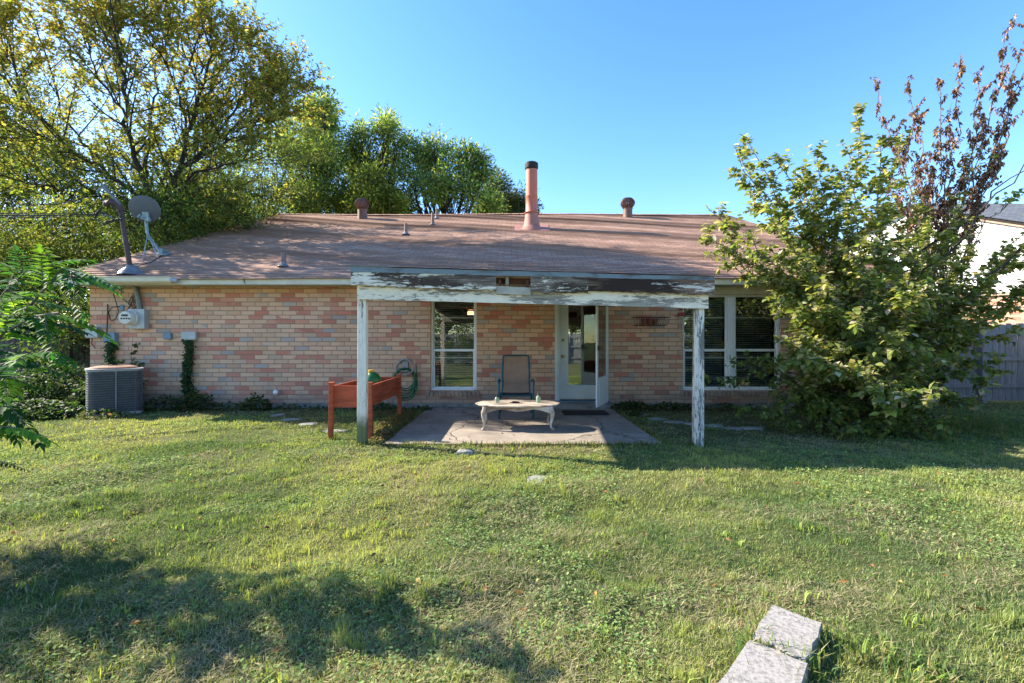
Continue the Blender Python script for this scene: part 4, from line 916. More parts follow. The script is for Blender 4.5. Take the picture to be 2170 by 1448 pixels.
def neighbour():
    pk = Vector((16.62, 19.05, 0)); d = Vector((.5, -.866, 0)).normalized(); n = Vector((-.866, -.5, 0)).normalized()
    r = thing('white_house', pk, 'neighbouring two storey house with white siding above brick, right behind the fence', 'house')
    zp, sl, Lr, Ll = 7.0, .44, 5.6, 5.0
    top = lambda u: zp-sl*abs(u)-.12
    b = MB(); b.quad([pk+d*(-Ll)+Vector((0, 0, 3.1)), pk+d*Lr+Vector((0, 0, 3.1)), pk+d*Lr+Vector((0, 0, top(Lr))), pk+Vector((0, 0, top(0))), pk-d*Ll+Vector((0, 0, top(Ll)))])
    b.build('wall', 'siding', r)
    b = MB(); z = 3.12; ex = .185
    while z < 7:
        um = (zp-.14-z-ex*.5)/sl
        if um < .1: break
        a, c = -min(Ll, um), min(Lr, um); P = lambda u, o_, zz: pk+d*u+n*o_+Vector((0, 0, zz))
        b.quad([P(a, .022, z), P(c, .022, z), P(c, .006, z+ex), P(a, .006, z+ex)]); b.quad([P(a, .003, z), P(c, .003, z), P(c, .022, z), P(a, .022, z)]); z += ex
    b.build('siding', 'siding', r)
    b = MB(); b.quad([pk-d*Ll, pk+d*Lr, pk+d*Lr+Vector((0, 0, 3.05)), pk-d*Ll+Vector((0, 0, 3.05))], [(0, 0), (10, 0), (10, 3.05), (0, 3.05)]); b.build('brick_wall', 'brick', r)
    MT['trimtan'] = M('tan_trim', (.50, .33, .24), (.42, .28, .2), 3, .6, 0)
    b = MB(); b.bar(pk-d*Ll+n*.05+Vector((0, 0, 3.08)), pk+d*Lr+n*.05+Vector((0, 0, 3.08)), .06, .12)
    b.bar(pk+n*.1+Vector((0, 0, zp-.1)), pk+d*Lr+n*.1+Vector((0, 0, zp-sl*Lr-.1)), .05, .14); b.bar(pk+n*.1+Vector((0, 0, zp-.1)), pk-d*Ll+n*.1+Vector((0, 0, zp-sl*Ll-.1)), .05, .14); b.build('trim', 'trimtan', r)
    b = MB(); K = -n*9
    for s, L in ((1, Lr+.3), (-1, Ll+.3)):
        e = pk+d*(s*L)+Vector((0, 0, zp-sl*L)); t = pk+Vector((0, 0, zp)); f = n*.25
        q = [e+f, e+K, t+K, t+f]; b.quad(q if s > 0 else q[::-1], [(0, 0), (9, 0), (9, 40), (0, 40)])
        q = [x-Vector((0, 0, .06)) for x in q]; b.quad(q[::-1] if s > 0 else q)
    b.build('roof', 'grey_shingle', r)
    b = MB(); x0, x1, y0, y1 = 21.5, 34, 20.2, 29
    b.box(x0+.3, x1-.3, y0+.4, y1-.4, 0, 6.5); b.build('wing_wall', 'siding', r)
    b = MB(); b.quad([(x0, y0, 6.5), (x1, y0, 6.5), (x1, 24.3, 8.7), (x0, 24.3, 8.7)], [(x0, 0), (x1, 0), (x1, 33), (x0, 33)]); b.quad([(x0, y1, 6.5), (x0, 24.3, 8.7), (x1, 24.3, 8.7), (x1, y1, 6.5)])
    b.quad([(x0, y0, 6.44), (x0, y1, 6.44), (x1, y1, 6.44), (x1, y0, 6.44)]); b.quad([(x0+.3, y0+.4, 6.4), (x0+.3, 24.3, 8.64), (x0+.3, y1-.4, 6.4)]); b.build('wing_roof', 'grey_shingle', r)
neighbour()
# ------------------------------------------------------------ trees
def rv(n=None): 
    v = RNG.standard_normal((1 if n is None else n, 3)); v = unit(v); return v[0] if n is None else v
def curve(p, d, L, n, wig, up):
    pts = [np.array(p, float)]; d = np.array(d, float)
    for i in range(n):
        d = unit(d+rv()*wig+np.array([0, 0, up])); pts.append(pts[-1]+d*L/n)
    return pts
def resamp(pts, n):
    pts = np.array(pts, float); s = np.r_[0, np.cumsum(np.linalg.norm(np.diff(pts, axis=0), axis=1))]; t = np.linspace(0, s[-1], n)
    return np.stack([np.interp(t, s, pts[:, k]) for k in range(3)], 1), s[-1]
def smooth_path(pts, n=10, jit=.03):
    P, L = resamp(pts, n); jit = min(jit, .10)
    for _ in range(2): P[1:-1] = (P[:-2]+2*P[1:-1]+P[2:])/4
    P[1:-1] += RNG.standard_normal((n-2, 3))*jit*L/n*1.5
    return P
def leaves_on(LV, pts, n, size, colf, t0=0., droop=.25, side=.9, fwd=.5, flat=.6, off=0.0):
    P, L = resamp(pts, 12); t = t0+(1-t0)*(np.arange(n)+RNG.random(n))/n; f = t*11; i = np.clip(f.astype(int), 0, 10); fr = (f-i)[:, None]
    p = P[i]*(1-fr)+P[i+1]*fr; tan = unit(P[i+1]-P[i]); s = unit(np.cross(tan, rv(n))); s = unit(s*np.array([1, 1, 1-flat]))
    d = unit(tan*fwd+s*side+np.array([0, 0, -droop])+rv(n)*.25); nn = unit(np.array([0, 0, 1.])+rv(n)*.65)
    z = size*(.65+.6*RNG.random(n)); LV.add(p+s*off*RNG.random((n, 1)), d, nn, z, colf(p, n))
def branchy(name, loc, label, cat, limbs, n1, n2, L1, L2, leafn, leaf, colf, bark='bark', leafmat='leaf', tpl=LEAF4, group=None, up1=.08, up2=.05, r_end=.012,
            t1=.25, spread=.9, twig_r=.006, leaf_kw={}, wig=.16, sub_t=.15, bare=0., crown_name='crown', trunk_name='trunk', tipleaf=True, tipn=0):
    r = thing(name, loc, label, cat, group); b = MB(); LV = Leaves()
    for li in limbs:
        pts, r0, r1 = li[:3]; k1 = li[3] if len(li) > 3 else 1.
        P = smooth_path(pts, max(6, 4*len(pts)), .25); m = len(P); rad = [r0+(r1-r0)*(i/(m-1))**.8 for i in range(m)]
        b.tube(P, rad, 7); _, Lt = resamp(P, 5)
        c = int(n1*k1)
        for j in range(c):
            t = t1+(1-t1)*(j+RNG.random())/max(c, 1); f = t*(m-1); i = min(int(f), m-2); p = P[i]+(P[i+1]-P[i])*(f-i); tan = unit(P[i+1]-P[i])
            s = unit(np.cross(tan, rv())); d = unit(tan*(.75 if t < .95 else 1.2)+s*spread*(.6+.7*RNG.random())); L = L1*k1**.8*(.55+.75*RNG.random())*(1.15-.5*t)
            Q = curve(p, d, L, 5, wig, up1); rr = rad[i]*.45+.004; b.tube(Q, [max(rr*(1-.75*q/5), twig_r) for q in range(6)], 5, False)
            for k in range(n2):
                u = sub_t+(1-sub_t)*(k+RNG.random())/n2; g = u*5; a = min(int(g), 4); pp = Q[a]+(Q[a+1]-Q[a])*(g-a); tn = unit(Q[a+1]-Q[a])
                s2 = unit(np.cross(tn, rv())); dd = unit(tn*.8+s2*(.5+.5*RNG.random())); L_ = L2*(.5+.8*RNG.random())*(1.2-.5*u)
                T_ = curve(pp, dd, L_, 3, wig*.9, up2); b.tube(T_, [twig_r, twig_r*.8, twig_r*.6, twig_r*.4], 3, False)
                if RNG.random() >= bare: leaves_on(LV, T_, max(2, int(leafn*(.6+.8*RNG.random()))), leaf, colf, **leaf_kw)
            leaves_on(LV, Q, int(leafn*.8), leaf, colf, t0=.3, **leaf_kw)
        if tipn: leaves_on(LV, P[int(m*.4):], tipn, leaf, colf, **leaf_kw)
        if tipleaf: leaves_on(LV, P[m//2:], int(leafn*1.2), leaf, colf, t0=.3, **leaf_kw)
    b.build(trunk_name, bark, r, smooth=True); o = LV.build(crown_name, leafmat, r, tpl); print(name, len(o.data.polygons)); return r
def clumpy(name, loc, label, crowns, nl, leaf, cols, w=None, clump=.8, dens=60, bark='bark', group=None, trunk=None, cat='tree', tpl=LONG, up=.35, lm='leaf', squash=.75, dark=1., pw=.42):
    """crowns: list of (centre, rx, ry, rz, number of clumps)"""
    r = thing(name, loc, label, cat, group); LV = Leaves(); b = MB(); base = np.array(loc, float)
    if trunk is None: trunk = .2
    cc = np.mean([np.array(c[0]) for c in crowns], axis=0)
    fork = base+(cc-base)*.45; T0 = smooth_path([base, base+(fork-base)*.5+rv()*.15, fork], 7, .12); b.tube(T0, [trunk*(1-.5*i/6) for i in range(7)], 9)
    for c in crowns:
        C = np.array(c[0], float); R = np.array(c[1:4]); n = c[4]
        Q = smooth_path([fork, fork+(C-fork)*.5+rv()*.3, C+np.array([0, 0, -.2*R[2]])], 7, .15); b.tube(Q, [trunk*.45*(1-.6*i/6) for i in range(7)], 6)
        d = rv(n); rad = RNG.random((n, 1))**(1/2.6); pc_ = C+d*R*rad
        for k in range(n):
            p = pc_[k]; st = Q[RNG.integers(2, 7)]; B_ = smooth_path([st, st+(p-st)*.5+rv()*.15, p], 5, .1); b.tube(B_, [trunk*.16, trunk*.13, trunk*.1, trunk*.07, trunk*.04], 4, False)
            m = int(nl*(.6+.8*RNG.random())); cr = clump*(.6+.8*RNG.random()); q = rv(m); rr = cr*RNG.random((m, 1))**pw
            off = q*rr*np.array([1, 1, squash]); tint = 1+.26*dark*RNG.standard_normal()
            pos = p+off; dd = unit(q*1.0+rv(m)*.7+np.array([0, 0, up-.3])); nn = unit(q*.4+rv(m)*.8+np.array([0, 0, .4]))
            hue = pal(cols, m, w, .42)*np.clip(tint, .55, 1.55); LV.add(pos, dd, nn, leaf*(.6+.7*RNG.random(m)), hue)  # leaf and clump tints, spread wider to paint in sunlit flecks and shaded gaps
    b.build('trunk', bark, r, smooth=True); o = LV.build('crown', lm, r, tpl); print(name, len(o.data.polygons)); return r
def V(px, py, D): return tuple(PX(px, py, D))
# big elm left of the house, yellowing towards the top
ELM = [(.17, .23, .05), (.10, .155, .04), (.26, .29, .07), (.42, .38, .11), (.47, .32, .10)]
def elm_col(p, n):
    h = np.clip((p[:, 2]-4.5)/5.5+.18*RNG.standard_normal(n), 0, 1)
    a = pal(ELM[:3], n, [2, 2.4, .8]); c = pal(ELM[2:], n, [2, 2, .9]); return a*(1-h[:, None])+c*h[:, None]
D0 = 12.6; bt = (PX(352, 560, D0).x, D0, 0); fk = V(345, 440, D0); f2 = V(380, 365, D0)
WH = [((450, 240, 12.8), (582, 118, 13)), ((480, 250, 12.6), (610, 175, 12.8)), ((500, 280, 12.4), (636, 182, 12.4)), ((420, 180, 12), (541, 70, 12.2)), ((400, 140, 12), (452, -15, 12)), ((330, 130, 12), (385, -30, 12)), ((160, 130, 12), (105, -20, 12)), ((60, 200, 12), (-5, 20, 12)), ((520, 240, 13), (575, 160, 13.4)), ((420, 160, 12.4), (500, 55, 12.6)), ((270, 120, 12), (215, -25, 12)), ((500, 300, 12), (600, 240, 12))]
limbs = [([V(*p), tuple((np.array(V(*p))+np.array(V(*q)))/2+np.array([0, 0, -.15])), V(*q)], .05, .012, .3) for p, q in WH]+[([bt, V(350, 520, D0), fk], .26, .20, .4),
 ([fk, f2, V(398, 290, 12.4), V(425, 200, 12), V(455, 110, 11.8), V(430, 60, 11.6)], .17, .03),
 ([fk, V(300, 375, 12.2), V(268, 250, 11.8), V(262, 130, 11.4), V(232, -10, 11.2)], .16, .03),
 ([fk, V(225, 375, 12.4), V(130, 300, 12), V(50, 215, 11.6), V(-50, 110, 11.4)], .15, .03),
 ([V(225, 375, 12.4), V(140, 260, 12.8), V(95, 120, 12.6), V(60, 20, 12.5)], .09, .02),
 ([f2, V(450, 300, 12.9), V(520, 200, 13), V(532, 90, 13)], .10, .02), ([f2, V(470, 290, 13.2), V(545, 220, 13.4), V(560, 165, 13.4)], .09, .02),
 ([V(385, 355, 12.5), V(450, 320, 12.6), V(540, 275, 12.4), V(575, 215, 12.2)], .10, .018), ([fk, V(415, 362, 12), V(510, 345, 11.8), V(570, 330, 11.6)], .10, .02),
 ([V(300, 375, 12.2), V(330, 250, 13.4), V(345, 120, 13.6), V(352, 0, 13.8)], .09, .02), ([V(268, 250, 11.8), V(200, 150, 12), V(170, 40, 12)], .07, .015),
 ([V(398, 290, 12.4), V(370, 160, 12), V(300, 60, 11.8), V(310, -30, 11.8)], .07, .015), ([fk, V(220, 420, 12), V(110, 400, 11.5), V(-20, 370, 11)], .09, .02),
 ([fk, V(400, 420, 13.4), V(480, 400, 14), V(560, 400, 14.5)], .09, .02), ([fk, V(330, 330, 14.4), V(250, 260, 15.6), V(200, 180, 16)], .11, .02), ([fk, V(360, 330, 14.8), V(420, 240, 16), V(440, 150, 16.5)], .11, .02),
 ([V(130, 300, 12), V(60, 290, 11.2), V(-40, 260, 10.8)], .06, .015), ([V(50, 215, 11.6), V(20, 120, 11.4), V(-10, 20, 11.3)], .05, .012), ([V(262, 130, 11.4), V(205, 60, 11.4), V(190, -30, 11.4)], .05, .012),
 ([V(425, 200, 12), V(385, 90, 12.2), V(395, -10, 12.3)], .05, .012), ([V(545, 220, 13.4), V(600, 215, 13.2), V(600, 195, 13)], .05, .01)]
branchy('elm_tree', bt, 'tall spreading elm with yellowing leaves beside the left roof edge', 'tree', [(l[0], l[1]*.5, l[2]*.6)+tuple(l[3:]) for l in limbs], 20, 7, 1.6, .75, 13, .105, elm_col, tpl=LEAF4, up1=.14, up2=.10, t1=.08, leaf_kw=dict(droop=.15), wig=.08, spread=.8)
# lower, darker trees filling the left behind the elm
G1 = [(.075, .125, .035), (.105, .16, .04), (.16, .20, .05), (.04, .07, .025), (.23, .22, .06)]
for i, (px, py, D, rx, rz, lab, cols) in enumerate((
        (60, 440, 17, 3.2, 2.9, 'olive-green tree at the far left edge behind the elm', G1), (215, 450, 19, 3.2, 2.8, 'shaded green tree behind the left of the satellite dish', G1),
        (20, 250, 20, 3.6, 3.4, 'yellow-green tree filling the upper left corner', [(.13, .16, .04), (.20, .20, .05), (.08, .11, .03)]),
        (470, 430, 21, 3.6, 3.0, 'bright green tree behind the left roof slope', [(.13, .21, .05), (.19, .27, .06), (.08, .13, .035)]),
        (590, 370, 24, 3.2, 3.8, 'green and yellow tree between the elm and the pecans', [(.14, .20, .045), (.21, .24, .06), (.08, .13, .035)]))):
    C = PX(px, py, D)
    clumpy('background_tree', (C.x, C.y, 0), lab, [((C.x, C.y, C.z), rx, 2.2, rz, 74), ((C.x-rx*.4, C.y-1, C.z-rz*.7), rx*1.1, 2, rz*.6, 40)], 190, .16, cols, clump=.8, trunk=.18, group='trees behind the house on the left')
PEC = [(.11, .20, .06), (.155, .25, .065), (.25, .33, .09), (.07, .13, .05), (.36, .39, .13)]
def pecan(parts, lab, D, cols=PEC, w=None):
    cr = []
    for px, py, rx, ry, n in parts:
        C = PX(px, py, D+random.uniform(-1.5, 1.5)); s = D/F; cr.append(((C.x, C.y, C.z), rx*s, min(rx, ry)*s*1.1, ry*s, int(n*.8)+1))
    C = cr[0][0]; clumpy('pecan_tree', (sum(c[0][0] for c in cr)/len(cr), D, 0), lab, cr, 130, .25, cols, w, clump=.74, trunk=.3, group='pecan trees behind the roof', up=.35, squash=.85, tpl=LONG, dark=1.1, pw=.62)
pecan([(672, 262, 36, 50, 28), (640, 330, 60, 60, 34), (698, 270, 26, 40, 16), (690, 360, 60, 70, 44), (600, 290, 28, 40, 14), (660, 430, 70, 50, 34), (690, 225, 16, 22, 7), (655, 238, 14, 18, 5)], 'tallest pecan tree behind the roof, just right of the elm', 27)
pecan([(820, 285, 30, 32, 15), (765, 300, 36, 34, 19), (840, 320, 26, 36, 14), (800, 360, 60, 45, 36), (745, 350, 40, 50, 24), (822, 252, 12, 12, 4), (790, 420, 70, 40, 34), (760, 272, 10, 16, 4)], 'pecan tree with two rounded tops above the left turbine vent', 29)
pecan([(890, 325, 30, 26, 15), (930, 330, 36, 32, 20), (985, 340, 36, 30, 18), (1008, 370, 30, 40, 20), (880, 385, 45, 40, 26), (960, 400, 60, 45, 40), (920, 305, 12, 14, 4), (850, 440, 40, 28, 16), (1030, 430, 34, 34, 20)], 'broad pecan tree left of the chimney behind the ridge', 28)
pecan([(1055, 398, 26, 26, 15), (1060, 435, 34, 24, 20), (1100, 425, 20, 22, 14), (1020, 450, 30, 18, 12), (1122, 448, 18, 14, 9), (1080, 450, 30, 16, 12)], 'low dark tree tops right beside the chimney', 32, [(.05, .085, .03), (.075, .11, .035), (.17, .10, .05)], [3, 3, 1])
pecan([(780, 395, 40, 45, 26), (745, 425, 40, 34, 20), (815, 430, 40, 30, 20)], 'yellow-green tree low behind the left turbine vent', 25, [(.20, .24, .045), (.15, .20, .04), (.10, .14, .03)])
for px, py, D, rx, rz, lab in ((420, 470, 15.5, 2.6, 1.5, 'bushy green tree behind the left roof slope, below the elm limbs'), (150, 545, 13.4, 2.6, 1.6, 'bushy tree behind the left roof corner'), (-30, 560, 12.6, 1.8, 1.7, 'bushy tree low at the left edge'),
        (60, 640, 11.9, 2.6, 1.0, 'dark bushes against the left fence'), (170, 700, 10.6, 1.0, .75, 'dark bush beside the left corner of the house'), (318, 462, 12.0, 1.5, .95, 'dark leafy growth round the elm trunk behind the satellite dish'), (425, 440, 13.6, 1.8, 1.2, 'leafy growth right of the elm trunk above the roof edge')):
    C = PX(px, py, D); clumpy('background_bush', (C.x, C.y, 0), lab, [((C.x, C.y, C.z), rx, 1.0, rz, int(26*rx*rz**.5))], 170, .12, G1 if D > 12 else [(.08, .13, .03), (.11, .16, .035), (.05, .09, .025)], clump=.55, trunk=.07, group='bushes behind the left side of the house', cat='bush')
# trees behind the camera, seen only in the glass
for x, y, lab in ((-4.5, -12, 'tree mirrored in the left window'), (4.5, -17, 'tree mirrored in the door glass'), (13.5, -11.5, 'tree mirrored in the double window'), (19, -12, 'tree at the right back of the yard')):
    clumpy('yard_tree', (x, y, 0), lab, [((x, y, 5.), 3.2, 1.8, 2.4, 50), ((x+.5, y, 3.0), 3.2, 1.8, 1.4, 40)], 120, .22, [(.11, .15, .03), (.16, .2, .04), (.24, .23, .06)], clump=.9, trunk=.22)
for x, y, lab in ((-2.6, -7.5, 'low bush added to darken the lower half of the left window'), (9.0, -7.6, 'low bush added to darken the double window'), (12.5, -7.2, 'low bush added at the right for dark window reflections')):  # unseen bushes added behind the camera so the lower panes reflect dark green
    clumpy('reflection_bush', (x, y, 0), lab, [((x, y, .9), 1.5, .6, .75, 26)], 130, .13, [(.10, .15, .04), (.15, .2, .05), (.07, .11, .03)], clump=.4, trunk=.05, cat='bush')
# off to the left of the camera: casts the dappled shade on the near lawn
GL = [(.05, .105, .018), (.07, .135, .02), (.095, .17, .025)]
clumpy('chinaberry_tree', (-8.2, 3.6, 0), 'chinaberry tree at the left edge of the yard', [((-7.7, 3.6, 3.3), .7, .45, .5, 11)], 100, .14, GL, clump=.45, trunk=.12)
# ------------------------------------------------------------ chinaberry fronds reaching in from the left
def fronds(name, loc, label, stems, cols, w=None, lf=.085, L=.42, group=None, pairs=9, mat='leafshiny', fm=1.9):
    r = thing(name, loc, label, 'shrub', group); b = MB(); LV = Leaves()
    for s in stems:
        P = smooth_path(s[0], 8, .12); b.tube(P, [s[1]*(1-.75*i/7) for i in range(8)], 6)
        for k in range(int(s[2]*fm)):
            t = .3+.7*(k+RNG.random()*.6)/(s[2]*fm); f = min(t, .999)*7; i = min(int(f), 6); p = P[i]+(P[i+1]-P[i])*(f-i); tan = unit(P[i+1]-P[i])
            a = rv()*np.array([1, 1, .25]); d = unit(tan*.55+unit(a)*.8+np.array([s[3] if len(s) > 3 else .5, -.05, -.08])); LL = L*(.7+.6*RNG.random())
            Q = [p]; dd = d
            for q in range(7): dd = unit(dd+np.array([0, 0, -.08])); Q.append(Q[-1]+dd*LL/7)
            Q = np.array(Q); b.tube(Q, [.003, .003, .0026, .0024, .002, .002, .0016, .001], 3, False)
            m = pairs; tt = np.linspace(.12, 1, m)*6.99; ii = tt.astype(int); fr = (tt-ii)[:, None]; pp = Q[ii]*(1-fr)+Q[ii+1]*fr; tn = unit(Q[np.minimum(ii+1, 7)]-Q[ii])
            sd_ = unit(np.cross(tn, np.array([0, 0, 1.])+.001)); tint = .8+.45*RNG.random(); base_c = pal(cols, 1, w)[0]
            for sg in (-1, 1):
                n = m; LV.add(pp, unit(tn*.55+sg*sd_*.8+np.array([0, 0, -.22])+rv(n)*.1), unit(np.array([0, 0, 1.])+rv(n)*.22), lf*(1.05-.45*np.linspace(0, 1, n))*(.85+.3*RNG.random(n)), base_c*tint*(1+.1*RNG.standard_normal((n, 1))))
            LV.add(Q[-1], dd, np.array([0, 0, 1.])+rv()*.2, lf*.8, base_c*tint)
    b.build('stem', 'barkg', r, smooth=True); o = LV.build('foliage', mat, r, FROND if lf > .08 else LONG); print(name, len(o.data.polygons)); return r
D3 = 3.7
FS = [([(-5.6, 3.9, 0), V(-60, 700, 3.9), V(60, 580, 3.7), V(120, 565, 3.5), V(160, 578, 3.4)], .018, 20), ([(-5.4, 3.7, 0), V(-40, 720, 3.8), V(60, 665, 3.6), V(125, 662, 3.4)], .016, 15),
      ([(-5.3, 3.8, .1), V(-60, 690, 4.2), V(30, 575, 4.3), V(110, 560, 4.2)], .016, 14), ([(-5.3, 3.8, .1), V(-60, 690, 4), V(0, 585, 4), V(60, 570, 4)], .014, 10),
      ([(-5.3, 3.6, .2), V(-60, 780, 3.7), V(40, 730, 3.5), V(110, 735, 3.4)], .014, 12), ([(-5.3, 3.5, .1), V(-80, 800, 3.5), V(0, 770, 3.4), V(40, 800, 3.3)], .012, 10),
      ([(-5.2, 3.4, .0), V(-90, 860, 3.4), V(-20, 830, 3.3), V(20, 850, 3.2)], .010, 8), ([(-5.1, 3.3, .0), V(-90, 900, 3.3), V(-20, 890, 3.2), V(30, 905, 3.1)], .010, 8)]
FS = [([tuple(np.array(p)*np.array([.74, .74, 1])+np.array([0, 0, (CH-p[2])*.26])) if i else (p[0]*.74, p[1]*.74, 0) for i, p in enumerate(q[0])],)+tuple(q[1:]) for q in FS]
fronds('chinaberry_shrub', (-4.0, 2.8, 0), 'leafy green fronds of a young chinaberry leaning in from the left edge', FS, [(.05, .16, .03), (.035, .13, .05), (.11, .26, .03), (.20, .36, .045)], [2.4, 2.4, 1.6, .7], lf=.082, L=.235)
g = GP(-60, 1010); fronds('chinaberry_shrub', (-3.9, 2.9, 0), 'low dark frond just above the lawn at the left edge', [([(-3.9, 2.9, 0), V(-60, 990, 3.0), V(-5, 985, 2.9), V(15, 990, 2.9)], .006, 3, .9)], [(.04, .09, .02)], lf=.05, L=.22, pairs=8)
# ------------------------------------------------------------ undergrowth at the left and along the wall
def leafpile(name, label, cat, spots, leaf, cols, n, mat='leaf', tpl=LEAF7, kind='stuff', w=None, up=.6):
    LV = Leaves(); b = MB()
    for (x, y, rx, ry, h, m) in spots:
        m = int(m*n); a = RNG.random(m)*6.283; q = RNG.random(m)**.5; px = x+rx*q*np.cos(a); py = y+ry*q*np.sin(a); z = h*(1-q**2*.7)*RNG.random(m)**.6+.015
        d = unit(rv(m)*np.array([1, 1, .5])+np.array([0, -.15, .1])); LV.add(np.stack([px, py, z], 1), d, unit(np.array([0, -.25, up])+rv(m)*.45), leaf*(.6+.8*RNG.random(m)), pal(cols, m, w, .3))
    o = LV.build(name, mat, None, tpl); tagp(o, label, cat, kind=kind); return o
IVY = [(.035, .075, .025), (.05, .10, .03), (.075, .12, .03), (.025, .055, .02)]
leafpile('ground_cover', 'dark ivy and weeds under the fronds left of the air conditioner', 'ground cover',
         [(-9.2, 9.3, 1.0, .9, .9, 1.2), (-8.1, 9.0, .6, .5, .65, .8), (-10.6, 9.3, 1.4, 1.0, .8, 1.5), (-8.5, 8.0, .9, .5, .3, .7), (-9.8, 8.2, 1.2, .5, .35, .9), (-7.9, 7.8, .3, .25, .15, .2)], .075, IVY, 2600)
leafpile('ground_cover', 'low weeds growing along the foot of the brick wall', 'ground cover',
         [(-6.6, 8.7, .45, .3, .30, .35), (-6.1, 8.75, .35, .3, .38, .4), (-5.4, 8.8, .4, .25, .16, .15), (-4.4, 8.85, .5, .2, .10, .10), (-7.1, 7.9, .5, .2, .14, .16), (-3.6, 8.85, .4, .2, .08, .05),
          (-4.95, 8.8, .3, .18, .3, .3), (-2.6, 8.8, .5, .25, .12, .25), (2.3, 8.8, .4, .22, .16, .4), (3.1, 8.9, .5, .15, .12, .25), (4.2, 8.9, .6, .15, .1, .15), (2.15, 8.0, .12, .1, .1, .1), (-1.75, 8.7, .25, .2, .08, .1)], .055, IVY+[(.10, .13, .04), (.20, .14, .08), (.12, .15, .05)], 1500)
leafpile('ground_cover', 'dry leafy litter and weeds along the left edge of the patio', 'ground cover', [(-1.85, 7.2, .22, .8, .12, .5), (-1.75, 6.2, .12, .35, .12, .25), (-2.1, 8.2, .35, .4, .06, .3)], .04, [(.24, .17, .10), (.17, .14, .07), (.14, .17, .06)], 2000, tpl=CURL)
def vine(px0, px1, py0, py1, n, label, flare=1.):
    LV = Leaves(); b = MB(); t = RNG.random(n); m = n; py = py0+(py1-py0)*t; wd = (px1-px0)/2*(1+.5*(t-.5)*flare); px = (px0+px1)/2+wd*np.clip(RNG.standard_normal(m)*.55, -1.3, 1.3)+3*np.sin(t*9)
    P = np.stack([(px-1085)*WY/F, WY-.03-.13*RNG.random(m)*(1-np.abs(px-(px0+px1)/2)/((px1-px0)+1)), CH+(724-py)*WY/F], 1)
    LV.add(P, unit(rv(m)*np.array([1, .5, .7])+np.array([0, -.2, -.5])), unit(np.array([0, -1., .35])+rv(m)*.5), .055*(.6+.7*RNG.random(m)), pal([(.03, .075, .03), (.045, .10, .035), (.06, .12, .03)], m, None, .3))
    r = thing('climbing_vine', tuple(WP((px0+px1)/2, py1)), label, 'vine')
    for k in range(3): b.tube([WP((px0+px1)/2+random.uniform(-6, 6)+4*math.sin(q*.9+k), py1+(py0-py1)*q/9, .02) for q in range(10)], .008, 5)
    b.build('stem', 'bark', r); LV.build('foliage', 'leaf', r, LEAF7)
vine(394, 414, 720, 868, 900, 'tall dark vine climbing the wall under the wide box'); vine(232, 250, 724, 782, 380, 'short vine on the wall behind the air conditioner', .2)
def sapling(loc, label, stems, lf, cols, nleaf, D, group=None, cat='sapling', mat='leaf', tpl=LEAF7):
    r = thing('sapling', loc, label, cat, group); b = MB(); LV = Leaves()
    for s in stems:
        P = smooth_path(s, 8, .1); b.tube(P, [.009*(1-.8*i/7) for i in range(8)], 5)
        for k in range(12):
            t = .2+.8*k/12; f = t*7; i = min(int(f), 6); p = P[i]; d = unit(rv()*np.array([1, .6, .4])+np.array([0, 0, .25])); Q = curve(p, d, .28*(1.15-t)+.05, 4, .1, 0); b.tube(Q, .003, 3, False)
            leaves_on(LV, Q, nleaf, lf, lambda p, n: pal(cols, n, None, .3), droop=.05)
    b.build('stem', 'twig', r); LV.build('foliage', mat, r, tpl)
q = WP(297, 880, .18); sapling((q.x, q.y, 0), 'thin small-leaved sapling rising between air conditioner and wall', [[(q.x, q.y, 0), (q.x-.02, q.y, .7), tuple(WP(295, 712, .15))], [(q.x, q.y, 0), (q.x+.1, q.y-.05, .5), tuple(WP(312, 760, .2))], [(q.x, q.y, 0), (q.x-.12, q.y-.05, .5), tuple(WP(280, 750, .2))]], .06, [(.06, .11, .04), (.10, .15, .06), (.15, .2, .09)], 16, 9)
